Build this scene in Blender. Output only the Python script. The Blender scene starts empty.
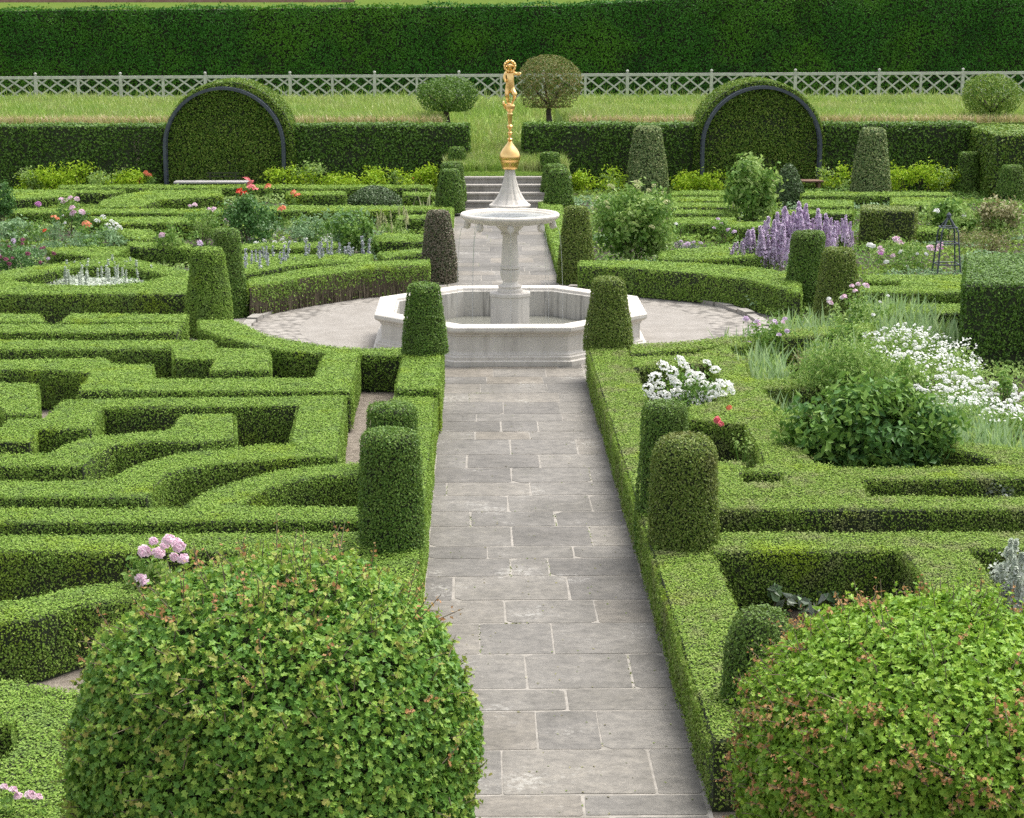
import bpy, bmesh, math, random
import numpy as np
from mathutils import Vector, Matrix
from mathutils.geometry import tessellate_polygon

# ------------------------------------------------------------------ camera, sky, sun, exposure
SC = bpy.context.scene
COL = SC.collection
FPX, CX, CY = 1950.0, 512.0, 409.0
PITCH, YAW, CAMZ = math.atan(419 / 1950.0), 0.01898, 6.0
cam_d = bpy.data.cameras.new('camera'); cam = bpy.data.objects.new('camera', cam_d); COL.objects.link(cam)
cam.location = (0, 0, CAMZ)
cam.rotation_euler = (math.pi / 2 - PITCH, 0, -YAW)
cam_d.sensor_width = 36; cam_d.lens = FPX / 1024 * 36; cam_d.clip_end = 2000; cam_d.clip_start = 0.5
SC.camera = cam
SUN_EL, SUN_AZ = math.radians(67), math.radians(48)      # azimuth from +Y (away from camera) towards +X
W = bpy.data.worlds.new('World'); SC.world = W; W.use_nodes = True
nt = W.node_tree; nt.nodes.clear()
sky = nt.nodes.new('ShaderNodeTexSky'); sky.sky_type = 'NISHITA'; sky.sun_disc = False
sky.sun_elevation = SUN_EL; sky.sun_rotation = SUN_AZ
sky.air_density = 1.0; sky.dust_density = 4.0; sky.ozone_density = 1.0
hs = nt.nodes.new('ShaderNodeHueSaturation'); hs.inputs['Saturation'].default_value = 0.32
bg = nt.nodes.new('ShaderNodeBackground'); bg.inputs['Strength'].default_value = 0.115
wo = nt.nodes.new('ShaderNodeOutputWorld')
nt.links.new(sky.outputs[0], hs.inputs['Color']); nt.links.new(hs.outputs[0], bg.inputs['Color']); nt.links.new(bg.outputs[0], wo.inputs['Surface'])
sd = bpy.data.lights.new('sun', 'SUN'); sd.energy = 1.3; sd.angle = math.radians(32); sd.color = (1.0, 0.955, 0.87)
sun = bpy.data.objects.new('sun', sd); COL.objects.link(sun)
sdir = Vector((math.sin(SUN_AZ) * math.cos(SUN_EL), math.cos(SUN_AZ) * math.cos(SUN_EL), math.sin(SUN_EL)))
sun.rotation_euler = sdir.to_track_quat('Z', 'Y').to_euler(); sun.location = sdir * 60
SC.view_settings.view_transform = 'Standard'; SC.view_settings.look = 'None'
SC.view_settings.gamma = 1.0; SC.view_settings.exposure = 1.4
SC.render.engine = 'CYCLES'
SC.cycles.max_bounces = 6; SC.cycles.diffuse_bounces = 3; SC.cycles.glossy_bounces = 2
SC.cycles.transmission_bounces = 4; SC.cycles.transparent_max_bounces = 4
SC.cycles.use_denoising = False; SC.cycles.sample_clamp_indirect = 4
SC.cycles.caustics_reflective = False; SC.cycles.caustics_refractive = False

# ------------------------------------------------------------------ photograph measurements -> metres
rng = np.random.default_rng(11)
_fw = np.array([math.sin(YAW) * math.cos(PITCH), math.cos(YAW) * math.cos(PITCH), -math.sin(PITCH)])
_rt = np.array([math.cos(YAW), -math.sin(YAW), 0.0]); _up = np.cross(_rt, _fw)
CAMP = np.array([0, 0, CAMZ])
def ray(px, py): return _fw * FPX + _rt * (px - CX) + _up * (CY - py)
def G(px, py, z=0.0):
    d = ray(px, py); t = (z - CAMZ) / d[2]; return CAMP + d * t
def GD(px, py, Y):
    d = ray(px, py); return CAMP + d * (Y / d[1])
def PXM(Y): return FPX / (Y * 1.0)           # pixels per metre at depth Y (about)

# ------------------------------------------------------------------ mesh helpers
class Geo:
    def __init__(s): s.V = []; s.F = []; s.n = 0
    def add(s, V, F, mi=0):
        V = np.asarray(V, float).reshape(-1, 3); s.V.append(V)
        for f in (F if isinstance(F, list) else [F]):
            s.F.append((np.asarray(f, np.int64) + s.n, mi))
        s.n += len(V)
    def build(s, name, mats, parent=None, origin=None, smooth=False):
        V = np.concatenate(s.V) if s.V else np.zeros((0, 3))
        base = np.array(origin if origin is not None else (parent.location if parent else (0, 0, 0)), float)
        me = bpy.data.meshes.new(name); me.vertices.add(len(V))
        me.vertices.foreach_set('co', (V - base).astype(np.float32).ravel())
        F = [(f, m) for f, m in s.F if len(f)]
        tot = np.concatenate([np.full(len(f), f.shape[1]) for f, m in F])
        me.loops.add(int(tot.sum())); me.loops.foreach_set('vertex_index', np.concatenate([f.ravel() for f, m in F]).astype(np.int32))
        me.polygons.add(len(tot))
        st = np.zeros(len(tot), np.int64); st[1:] = np.cumsum(tot)[:-1]
        me.polygons.foreach_set('loop_start', st.astype(np.int32)); me.polygons.foreach_set('loop_total', tot.astype(np.int32))
        me.polygons.foreach_set('material_index', np.concatenate([np.full(len(f), m) for f, m in F]).astype(np.int32))
        me.polygons.foreach_set('use_smooth', np.full(len(tot), bool(smooth)))
        me.update(calc_edges=True)
        for m in mats: me.materials.append(m)
        o = bpy.data.objects.new(name, me); COL.objects.link(o)
        if parent:
            o.parent = parent; o.location = base - np.array(parent.location)
        else: o.location = base
        return o
def tag(o, label=None, cat=None, group=None, kind=None):
    if label: o['label'] = label
    if cat: o['category'] = cat
    if group: o['group'] = group
    if kind: o['kind'] = kind
    return o
def thing(name, label, cat, loc, group=None):
    o = bpy.data.objects.new(name, None); COL.objects.link(o); o.location = loc; o.empty_display_size = .2
    return tag(o, label, cat, group)
def child_copy(o, parent, loc):
    c = o.copy(); COL.objects.link(c); c.parent = parent; c.location = np.array(loc) - np.array(parent.location); return c
def norm(a): return a / np.maximum(np.linalg.norm(a, axis=-1, keepdims=True), 1e-9)
def unit(n): return norm(rng.normal(size=(n, 3)))
def nz(P, s=1.0, seed=0):
    x, y, z = P[:, 0] * s + seed, P[:, 1] * s + seed * 1.7, P[:, 2] * s - seed
    return (np.sin(x * 1.3 + 1.1 * np.sin(y * .9 + z)) + np.sin(y * 1.7 + 1.3 * np.sin(z * 1.1 - x * .6)) + np.sin(z * 1.5 + 1.2 * np.sin(x * .8 + y * .5))) / 3
def ell(c, r, n, shell=.75, zmin=-1):
    u = unit(n * 2); u = u[u[:, 2] > zmin][:n]
    rad = 1 - (1 - shell) * rng.random(len(u)) ** 1.5
    return np.array(c) + u * np.array(r) * rad[:, None], norm(u / np.array(r))
SHAPES = {
 'kite': (np.array([(-.5, 0, 0), (.06, -.34, .05), (.5, 0, 0), (.06, .34, .05)]), [(0, 1, 2, 3)]),
 'tri': (np.array([(-.45, -.3, 0), (.5, 0, .05), (-.3, .42, 0)]), [(0, 1, 2)]),
 'fold': (np.array([(-.5, 0, 0), (-.1, -.26, .09), (.5, 0, -.05), (-.1, .26, .09)]), [(0, 1, 2), (0, 2, 3)]),
 'lobed': (np.array([(-.5, 0, 0), (-.38, -.30, .05), (-.16, -.2, .03), (.02, -.42, .08), (.12, -.18, .03), (.5, 0, -.06), (.12, .18, .03), (.02, .42, .08), (-.16, .2, .03), (-.38, .30, .05)]),
           [(0, 1, 2, 3, 4), (0, 4, 5), (0, 5, 6), (0, 6, 7, 8, 9)]),
 'long': (np.array([(-.5, 0, 0), (-.1, -.13, .05), (.5, 0, -.12), (-.1, .13, .05)]), [(0, 1, 2), (0, 2, 3)]),
}
def leaves(g, P, N, size, shape='kite', spread=.8, mi=0, droop=0.0, axis=None):
    n = len(P)
    if n == 0: return
    nn = norm(N + spread * rng.normal(size=(n, 3)) * .8)
    if axis is None:
        t = norm(np.cross(nn, unit(n)))
    else:
        t = norm(axis + .35 * rng.normal(size=(n, 3))); t = norm(t - nn * (t * nn).sum(1)[:, None])
    if droop:
        t[:, 2] -= droop; t = norm(t)
    b = norm(np.cross(nn, t)); nn = np.cross(t, b)
    S, F = SHAPES[shape]
    sz = np.broadcast_to(size, (n,)) * rng.uniform(.7, 1.3, n)
    V = P[:, None, :] + sz[:, None, None] * (S[None, :, 0:1] * t[:, None] + S[None, :, 1:2] * b[:, None] + S[None, :, 2:3] * nn[:, None])
    k = len(S); off = np.arange(n)[:, None] * k
    g.add(V.reshape(-1, 3), [np.array(f)[None, :] + off for f in F], mi)
def blades(g, P, h, w, lean=.25, mi=0, seg=2):
    n = len(P); a = rng.uniform(0, 2 * np.pi, n); b = rng.uniform(0, 2 * np.pi, n)
    h = np.broadcast_to(h, (n,)) * rng.uniform(.65, 1.15, n); w = np.broadcast_to(w, (n,)) * rng.uniform(.7, 1.3, n)
    side = np.stack([np.cos(a), np.sin(a), 0 * a], 1); ld = np.stack([np.cos(b), np.sin(b), 0 * b], 1)
    l = lean * rng.random(n) * 1.6
    mid = P + ld * (h * l * .3)[:, None] + np.array([0, 0, 1]) * (h * .55)[:, None]
    tip = P + ld * (h * l)[:, None] + np.array([0, 0, 1]) * (h)[:, None]
    V = np.stack([P - side * w[:, None] * .5, P + side * w[:, None] * .5, mid + side * w[:, None] * .42, mid - side * w[:, None] * .42, tip], 1)
    o = np.arange(n)[:, None] * 5
    g.add(V.reshape(-1, 3), [np.array([[0, 1, 2, 3]]) + o, np.array([[3, 2, 4]]) + o], mi)
def tube(g, pts, rad, k=6, mi=0, cap=True):
    pts = np.asarray(pts, float); m = len(pts); rad = np.broadcast_to(rad, (m,))
    d = np.gradient(pts, axis=0); d = norm(d)
    ref = np.array([0, 0, 1.0]) if abs(d[0][2]) < .9 else np.array([1.0, 0, 0])
    V = []
    for i in range(m):
        u = np.cross(d[i], ref); u /= np.linalg.norm(u) + 1e-9; v = np.cross(d[i], u)
        for j in range(k):
            a = 2 * np.pi * j / k; V.append(pts[i] + rad[i] * (u * math.cos(a) + v * math.sin(a)))
    F = [(i * k + j, i * k + (j + 1) % k, (i + 1) * k + (j + 1) % k, (i + 1) * k + j) for i in range(m - 1) for j in range(k)]
    fs = [np.array(F)]
    if cap: fs += [np.array([list(range(k))[::-1]]), np.array([[(m - 1) * k + j for j in range(k)]])]
    g.add(V, fs, mi)
def box(g, lo, hi, mi=0):
    x0, y0, z0 = lo; x1, y1, z1 = hi
    V = [(x0, y0, z0), (x1, y0, z0), (x1, y1, z0), (x0, y1, z0), (x0, y0, z1), (x1, y0, z1), (x1, y1, z1), (x0, y1, z1)]
    g.add(V, np.array([(0, 3, 2, 1), (4, 5, 6, 7), (0, 1, 5, 4), (1, 2, 6, 5), (2, 3, 7, 6), (3, 0, 4, 7)]), mi)
def bar(g, a, b, w, t, mi=0, up=(0, 1, 0)):
    a, b = np.array(a, float), np.array(b, float); d = norm((b - a)[None])[0]; u = np.array(up, float)
    s = np.cross(d, u); s /= np.linalg.norm(s); u = np.cross(s, d)
    V = [p + s * w * .5 * i + u * t * .5 * j for p in (a, b) for i, j in ((-1, -1), (1, -1), (1, 1), (-1, 1))]
    g.add(V, np.array([(0, 1, 2, 3), (7, 6, 5, 4), (0, 4, 5, 1), (1, 5, 6, 2), (2, 6, 7, 3), (3, 7, 4, 0)]), mi)
def lathe(g, c, prof, k=32, mi=0, rot=0.0):
    c = np.array(c, float); V = []
    for r, z in prof:
        for j in range(k):
            a = rot + 2 * np.pi * j / k; V.append(c + np.array([r * math.cos(a), r * math.sin(a), z]))
    m = len(prof)
    g.add(V, np.array([(i * k + j, i * k + (j + 1) % k, (i + 1) * k + (j + 1) % k, (i + 1) * k + j) for i in range(m - 1) for j in range(k)]), mi)

# ------------------------------------------------------------------ materials
def newmat(name):
    m = bpy.data.materials.new(name); m.use_nodes = True; m.node_tree.nodes.clear()
    out = m.node_tree.nodes.new('ShaderNodeOutputMaterial'); return m, m.node_tree.nodes, m.node_tree.links, out
def ramp(N, stops):
    r = N.new('ShaderNodeValToRGB'); e = r.color_ramp.elements
    while len(e) < len(stops): e.new(.5)
    for i, (p, c) in enumerate(stops): e[i].position = p; e[i].color = (*c, 1)
    return r
def leafmat(name, cols, patch=None, patch2=None, rough=.45, trans=.3, spec=.35, patch_scale=1.2, patch_at=.55, tcol=1.25):
    m, N, L, out = newmat(name)
    geo = N.new('ShaderNodeNewGeometry')
    r = ramp(N, [(i / max(1, len(cols) - 1), c) for i, c in enumerate(cols)])
    L.new(geo.outputs['Random Per Island'], r.inputs[0]); col = r.outputs[0]
    if patch:
        nzt = N.new('ShaderNodeTexNoise'); nzt.inputs['Scale'].default_value = patch_scale; nzt.inputs['Detail'].default_value = 4
        L.new(geo.outputs['Position'], nzt.inputs['Vector'])
        mr = N.new('ShaderNodeMapRange'); mr.inputs[1].default_value = patch_at; mr.inputs[2].default_value = patch_at + .14; mr.inputs[4].default_value = .75
        L.new(nzt.outputs[0], mr.inputs[0])
        mx = N.new('ShaderNodeMix'); mx.data_type = 'RGBA'; mx.inputs['B'].default_value = (*patch, 1)
        L.new(mr.outputs[0], mx.inputs['Factor']); L.new(col, mx.inputs['A']); col = mx.outputs['Result']
    if patch2:
        nz2 = N.new('ShaderNodeTexNoise'); nz2.inputs['Scale'].default_value = patch_scale * 2.3; nz2.inputs['Detail'].default_value = 5; nz2.inputs['Roughness'].default_value = .65
        mp2 = N.new('ShaderNodeMapping'); mp2.inputs['Location'].default_value = (31, 7, 3); L.new(geo.outputs['Position'], mp2.inputs['Vector']); L.new(mp2.outputs[0], nz2.inputs['Vector'])
        mr2 = N.new('ShaderNodeMapRange'); mr2.inputs[1].default_value = .5; mr2.inputs[2].default_value = .66; mr2.inputs[4].default_value = .8; L.new(nz2.outputs[0], mr2.inputs[0])
        mx2 = N.new('ShaderNodeMix'); mx2.data_type = 'RGBA'; mx2.inputs['B'].default_value = (*patch2, 1)
        L.new(mr2.outputs[0], mx2.inputs['Factor']); L.new(col, mx2.inputs['A']); col = mx2.outputs['Result']
    p = N.new('ShaderNodeBsdfPrincipled'); p.inputs['Roughness'].default_value = rough; p.inputs['Specular IOR Level'].default_value = spec
    L.new(col, p.inputs['Base Color'])
    if trans > 0:
        tr = N.new('ShaderNodeBsdfTranslucent')
        hsv = N.new('ShaderNodeHueSaturation'); hsv.inputs['Value'].default_value = tcol; hsv.inputs['Hue'].default_value = .49
        L.new(col, hsv.inputs['Color']); L.new(hsv.outputs[0], tr.inputs['Color'])
        ms = N.new('ShaderNodeMixShader'); ms.inputs[0].default_value = trans
        L.new(p.outputs[0], ms.inputs[1]); L.new(tr.outputs[0], ms.inputs[2]); L.new(ms.outputs[0], out.inputs[0])
    else: L.new(p.outputs[0], out.inputs[0])
    return m
def solid(name, c, rough=.7, metal=0.0, c2=None, scale=3.0, bump=0.0, bscale=30, spec=.5, detail=5, stretch=None):
    m, N, L, out = newmat(name)
    p = N.new('ShaderNodeBsdfPrincipled'); p.inputs['Roughness'].default_value = rough; p.inputs['Metallic'].default_value = metal
    p.inputs['Specular IOR Level'].default_value = spec; p.inputs['Base Color'].default_value = (*c, 1)
    geo = N.new('ShaderNodeNewGeometry'); pos = geo.outputs['Position']
    if stretch:
        mp = N.new('ShaderNodeMapping'); mp.inputs['Scale'].default_value = stretch; L.new(pos, mp.inputs['Vector']); pos = mp.outputs[0]
    if c2:
        n = N.new('ShaderNodeTexNoise'); n.inputs['Scale'].default_value = scale; n.inputs['Detail'].default_value = detail; n.inputs['Roughness'].default_value = .65
        L.new(pos, n.inputs['Vector'])
        r = ramp(N, [(.36, c), (.64, c2)]); L.new(n.outputs[0], r.inputs[0]); L.new(r.outputs[0], p.inputs['Base Color'])
    if bump:
        n2 = N.new('ShaderNodeTexNoise'); n2.inputs['Scale'].default_value = bscale; n2.inputs['Detail'].default_value = 4
        L.new(pos, n2.inputs['Vector'])
        b = N.new('ShaderNodeBump'); b.inputs['Strength'].default_value = bump; b.inputs['Distance'].default_value = .03
        L.new(n2.outputs[0], b.inputs['Height']); L.new(b.outputs[0], p.inputs['Normal'])
    L.new(p.outputs[0], out.inputs[0]); return m

M = {}
M['box'] = leafmat('box_leaf', [(.14, .25, .036), (.18, .305, .046), (.23, .36, .06), (.31, .43, .105)], patch=(.26, .37, .03), patch2=(.16, .255, .065), trans=.2, patch_at=.56, spec=.12, rough=.6)
M['box_yellow'] = leafmat('box_leaf_yellowish', [(.135, .24, .034), (.175, .285, .042), (.225, .34, .055), (.30, .39, .10)], patch=(.27, .38, .022), patch2=(.25, .255, .12), trans=.2, patch_at=.57, spec=.12, rough=.6)
M['box_top'] = leafmat('topiary_leaf', [(.08, .165, .03), (.11, .21, .036), (.15, .26, .042), (.22, .32, .075)], patch=(.12, .19, .04), trans=.2, spec=.2)
M['box_olive'] = leafmat('topiary_leaf_olive', [(.11, .175, .03), (.145, .215, .037), (.19, .26, .05), (.27, .31, .09)], patch=(.20, .20, .07), trans=.2, spec=.2)
M['box_grey'] = leafmat('topiary_leaf_variegated', [(.11, .19, .06), (.17, .25, .085), (.26, .33, .13), (.42, .44, .20)], trans=.2, spec=.2)
M['box_brown'] = leafmat('topiary_leaf_dying', [(.09, .135, .05), (.14, .135, .085), (.19, .16, .115), (.24, .20, .15)], trans=.1, spec=.2)
M['box_dark'] = leafmat('dark_clipped_leaf', [(.05, .10, .03), (.075, .13, .04), (.10, .165, .055)], trans=.15)
M['yew'] = leafmat('yew_leaf', [(.03, .115, .012), (.045, .16, .018), (.065, .21, .026)], patch=(.095, .235, .02), patch2=(.022, .085, .014), trans=.15, patch_scale=.30, patch_at=.45, rough=.6, spec=.15)
M['hornbeam'] = leafmat('hornbeam_leaf', [(.06, .13, .02), (.095, .19, .028), (.16, .28, .045)], trans=.2, spec=.2)
M['arbour'] = leafmat('arbour_leaf', [(.075, .155, .02), (.12, .22, .028), (.18, .29, .042), (.27, .34, .07)], trans=.2, spec=.2)
M['haw_l'] = leafmat('hawthorn_leaf', [(.085, .20, .032), (.12, .265, .04), (.18, .34, .05), (.28, .42, .07)], trans=.28, rough=.45, spec=.25)
M['haw_r'] = leafmat('hawthorn_leaf_bright', [(.14, .28, .03), (.19, .35, .036), (.25, .42, .045), (.33, .48, .07)], trans=.28, rough=.45, spec=.25)
M['haw_young'] = leafmat('hawthorn_young_leaf', [(.17, .31, .045), (.23, .37, .055), (.30, .40, .07), (.34, .32, .09)], trans=.28, spec=.2)
M['haw_red'] = leafmat('hawthorn_red_shoot', [(.40, .22, .09), (.46, .24, .11), (.44, .34, .12)], trans=.28, spec=.15)
M['green'] = leafmat('garden_leaf', [(.10, .21, .04), (.15, .285, .05), (.22, .35, .08)], trans=.28, spec=.2)
M['pale'] = leafmat('pale_garden_leaf', [(.20, .33, .08), (.28, .42, .11), (.38, .50, .17)], trans=.3, spec=.2)
M['lime'] = leafmat('lime_leaf', [(.22, .38, .02), (.31, .48, .03), (.42, .55, .05)], trans=.3, spec=.15)
M['deep'] = leafmat('deep_green_leaf', [(.055, .145, .035), (.085, .20, .045), (.14, .28, .075)], trans=.25, rough=.4, spec=.3)
M['blue'] = leafmat('blue_green_leaf', [(.15, .27, .12), (.22, .35, .17), (.30, .43, .23)], trans=.25, spec=.2)
M['bronze'] = leafmat('bronze_leaf', [(.10, .16, .035), (.15, .20, .045), (.20, .21, .065), (.28, .20, .085)], trans=.2, spec=.2)
M['iris'] = leafmat('iris_leaf', [(.24, .37, .17), (.32, .46, .22), (.42, .55, .28)], trans=.3, spec=.25)
M['grey'] = leafmat('grey_leaf', [(.13, .17, .12), (.2, .24, .18), (.28, .31, .25)], trans=.2)
M['silver'] = leafmat('silver_leaf', [(.46, .53, .42), (.58, .63, .54), (.69, .72, .64)], trans=.2, spec=.1)
M['straw'] = leafmat('straw_stem', [(.22, .22, .09), (.32, .29, .14)], trans=.2)
M['twig'] = solid('twig_bark', (.10, .08, .05), .9, c2=(.20, .165, .11), scale=20)
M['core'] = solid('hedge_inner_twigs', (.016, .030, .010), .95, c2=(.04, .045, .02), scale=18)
M['corebrown'] = solid('hedge_bare_twigs', (.045, .04, .024), .95, c2=(.12, .095, .06), scale=30, stretch=(1, 1, .12))
M['grassb'] = leafmat('long_grass', [(.19, .31, .06), (.26, .38, .08), (.34, .43, .115), (.44, .46, .19)], patch=(.20, .34, .055), patch2=(.34, .36, .16), trans=.3, patch_scale=.35, patch_at=.5)
M['tan'] = leafmat('seeding_grass', [(.38, .36, .14), (.48, .42, .22), (.54, .43, .26)], trans=.3)
M['white'] = leafmat('white_petal', [(.80, .80, .77), (.86, .86, .84)], trans=.3, rough=.6, spec=.1)
M['pink'] = leafmat('pink_petal', [(.70, .44, .57), (.80, .60, .70), (.86, .76, .80)], trans=.3, rough=.6, spec=.1)
M['mauve'] = leafmat('mauve_petal', [(.56, .40, .58), (.66, .52, .68), (.76, .65, .76)], trans=.3, rough=.6, spec=.1)
M['magenta'] = leafmat('magenta_petal', [(.50, .18, .45), (.62, .30, .56)], trans=.25, rough=.6)
M['purple'] = leafmat('lilac_floret', [(.50, .38, .54), (.62, .51, .66), (.74, .65, .76)], trans=.25, rough=.6)
M['red'] = leafmat('red_petal', [(.50, .03, .02), (.62, .08, .03)], trans=.25, rough=.6)
M['rose'] = leafmat('rose_red_petal', [(.62, .08, .12), (.70, .20, .20)], trans=.25, rough=.6)
M['salmon'] = leafmat('salmon_petal', [(.60, .14, .06), (.68, .26, .13)], trans=.25, rough=.6)
M['wine'] = leafmat('wine_petal', [(.22, .05, .10), (.34, .12, .17)], trans=.2, rough=.6)
M['yellow'] = leafmat('yellow_petal', [(.62, .55, .03), (.72, .66, .10)], trans=.25, rough=.6)
M['cream'] = leafmat('cream_plume', [(.50, .52, .26), (.60, .60, .36)], trans=.25, rough=.6)
M['bark'] = solid('bark', (.045, .035, .025), .9, c2=(.09, .07, .05), scale=12, bump=.5)
M['gravel'] = solid('gravel_earth', (.15, .125, .098), .95, c2=(.25, .215, .175), scale=9, bump=.6, bscale=60)
M['soil'] = solid('bed_soil', (.030, .023, .016), .95, c2=(.06, .045, .03), scale=8, bump=.7, bscale=40)
M['iron'] = solid('painted_iron', (.04, .05, .072), .4, c2=(.065, .078, .10), scale=6, spec=.6)
M['wood'] = solid('weathered_oak', (.40, .39, .37), .75, c2=(.54, .53, .51), scale=6, bump=.2, bscale=40)
M['benchw'] = solid('bleached_bench_timber', (.40, .38, .36), .75, c2=(.55, .52, .50), scale=5)
M['terracotta'] = solid('brown_timber', (.15, .085, .06), .8, c2=(.22, .13, .09), scale=5)
M['gold'] = solid('gilding', (.95, .66, .27), .26, metal=1.0, c2=(.90, .56, .20), scale=14, bump=.05, bscale=30)
M['bluespike'] = leafmat('lavender_floret', [(.34, .35, .38), (.44, .46, .46), (.46, .46, .56)], trans=.2)

def stone(name, c1, c2, dirt, amt=.5, scale=2.2):
    m, N, L, out = newmat(name)
    p = N.new('ShaderNodeBsdfPrincipled'); p.inputs['Roughness'].default_value = .8; p.inputs['Specular IOR Level'].default_value = .3
    geo = N.new('ShaderNodeNewGeometry')
    n = N.new('ShaderNodeTexNoise'); n.inputs['Scale'].default_value = scale; n.inputs['Detail'].default_value = 8; n.inputs['Roughness'].default_value = .65
    L.new(geo.outputs['Position'], n.inputs['Vector']); r = ramp(N, [(.3, c1), (.7, c2)]); L.new(n.outputs[0], r.inputs[0])
    mp = N.new('ShaderNodeMapping'); mp.inputs['Scale'].default_value = (5, 5, .35); L.new(geo.outputs['Position'], mp.inputs['Vector'])
    n2 = N.new('ShaderNodeTexNoise'); n2.inputs['Scale'].default_value = 1.6; n2.inputs['Detail'].default_value = 7; n2.inputs['Roughness'].default_value = .7
    L.new(mp.outputs[0], n2.inputs['Vector'])
    mr = N.new('ShaderNodeMapRange'); mr.inputs[1].default_value = .5; mr.inputs[2].default_value = .72; mr.inputs[4].default_value = amt
    L.new(n2.outputs[0], mr.inputs[0])
    mx = N.new('ShaderNodeMix'); mx.data_type = 'RGBA'; mx.inputs['B'].default_value = (*dirt, 1)
    L.new(mr.outputs[0], mx.inputs['Factor']); L.new(r.outputs[0], mx.inputs['A']); L.new(mx.outputs['Result'], p.inputs['Base Color'])
    b = N.new('ShaderNodeBump'); b.inputs['Strength'].default_value = .15; b.inputs['Distance'].default_value = .02
    L.new(n.outputs[0], b.inputs['Height']); L.new(b.outputs[0], p.inputs['Normal']); L.new(p.outputs[0], out.inputs[0]); return m
M['marble'] = stone('pale_limestone', (.56, .525, .47), (.67, .63, .57), (.31, .285, .25), .5)
M['marble_in'] = stone('water_streaked_limestone', (.42, .40, .36), (.52, .50, .455), (.085, .083, .075), .95)
M['steps'] = stone('step_stone', (.26, .24, .215), (.38, .36, .325), (.12, .11, .095), .55)

def flagmat():
    m, N, L, out = newmat('york_flagstone')
    p = N.new('ShaderNodeBsdfPrincipled'); p.inputs['Roughness'].default_value = .72; p.inputs['Specular IOR Level'].default_value = .35
    geo = N.new('ShaderNodeNewGeometry')
    r = ramp(N, [(0, (.138, .129, .117)), (.35, (.166, .156, .141)), (.7, (.188, .175, .155)), (.9, (.203, .182, .153)), (1, (.150, .143, .132))]); L.new(geo.outputs['Random Per Island'], r.inputs[0])
    mp = N.new('ShaderNodeMapping'); mp.inputs['Scale'].default_value = (1.0, 1.3, 1); L.new(geo.outputs['Position'], mp.inputs['Vector'])
    n = N.new('ShaderNodeTexNoise'); n.inputs['Scale'].default_value = 7; n.inputs['Detail'].default_value = 12; n.inputs['Roughness'].default_value = .8
    L.new(mp.outputs[0], n.inputs['Vector'])
    r2 = ramp(N, [(.28, (.52, .52, .52)), (.5, (1, 1, 1)), (.70, (1.5, 1.48, 1.44))]); L.new(n.outputs[0], r2.inputs[0])
    mu = N.new('ShaderNodeMix'); mu.data_type = 'RGBA'; mu.blend_type = 'MULTIPLY'; mu.inputs['Factor'].default_value = 1
    L.new(r.outputs[0], mu.inputs['A']); L.new(r2.outputs[0], mu.inputs['B'])
    # lichen flecks
    v = N.new('ShaderNodeTexNoise'); v.inputs['Scale'].default_value = 14; v.inputs['Detail'].default_value = 6; v.inputs['Roughness'].default_value = .8
    L.new(geo.outputs['Position'], v.inputs['Vector'])
    n4 = N.new('ShaderNodeTexNoise'); n4.inputs['Scale'].default_value = 1.1; L.new(geo.outputs['Position'], n4.inputs['Vector'])
    ad = N.new('ShaderNodeMath'); ad.operation = 'MULTIPLY'; L.new(v.outputs[0], ad.inputs[0]); L.new(n4.outputs[0], ad.inputs[1])
    mr = N.new('ShaderNodeMapRange'); mr.inputs[1].default_value = .33; mr.inputs[2].default_value = .40; mr.inputs[4].default_value = .7
    L.new(ad.outputs[0], mr.inputs[0])
    mx = N.new('ShaderNodeMix'); mx.data_type = 'RGBA'; mx.inputs['B'].default_value = (.34, .33, .305, 1)
    L.new(mr.outputs[0], mx.inputs['Factor']); L.new(mu.outputs['Result'], mx.inputs['A']); L.new(mx.outputs['Result'], p.inputs['Base Color'])
    n5 = N.new('ShaderNodeTexNoise'); n5.inputs['Scale'].default_value = .55; n5.inputs['Detail'].default_value = 6; n5.inputs['Roughness'].default_value = .7
    L.new(geo.outputs['Position'], n5.inputs['Vector']); r5 = ramp(N, [(.38, (.72, .72, .70)), (.55, (1, 1, 1)), (.7, (1.12, 1.11, 1.08))]); L.new(n5.outputs[0], r5.inputs[0])
    mu5 = N.new('ShaderNodeMix'); mu5.data_type = 'RGBA'; mu5.blend_type = 'MULTIPLY'; mu5.inputs['Factor'].default_value = 1
    L.new(mx.outputs['Result'], mu5.inputs['A']); L.new(r5.outputs[0], mu5.inputs['B']); L.new(mu5.outputs['Result'], p.inputs['Base Color'])
    b = N.new('ShaderNodeBump'); b.inputs['Strength'].default_value = .5; b.inputs['Distance'].default_value = .012
    L.new(n.outputs[0], b.inputs['Height']); L.new(b.outputs[0], p.inputs['Normal']); L.new(p.outputs[0], out.inputs[0]); return m
M['flag'] = flagmat()
M['mortar'] = solid('lime_mortar', (.215, .20, .175), .9, c2=(.33, .305, .27), scale=7, bump=.3)
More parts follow.
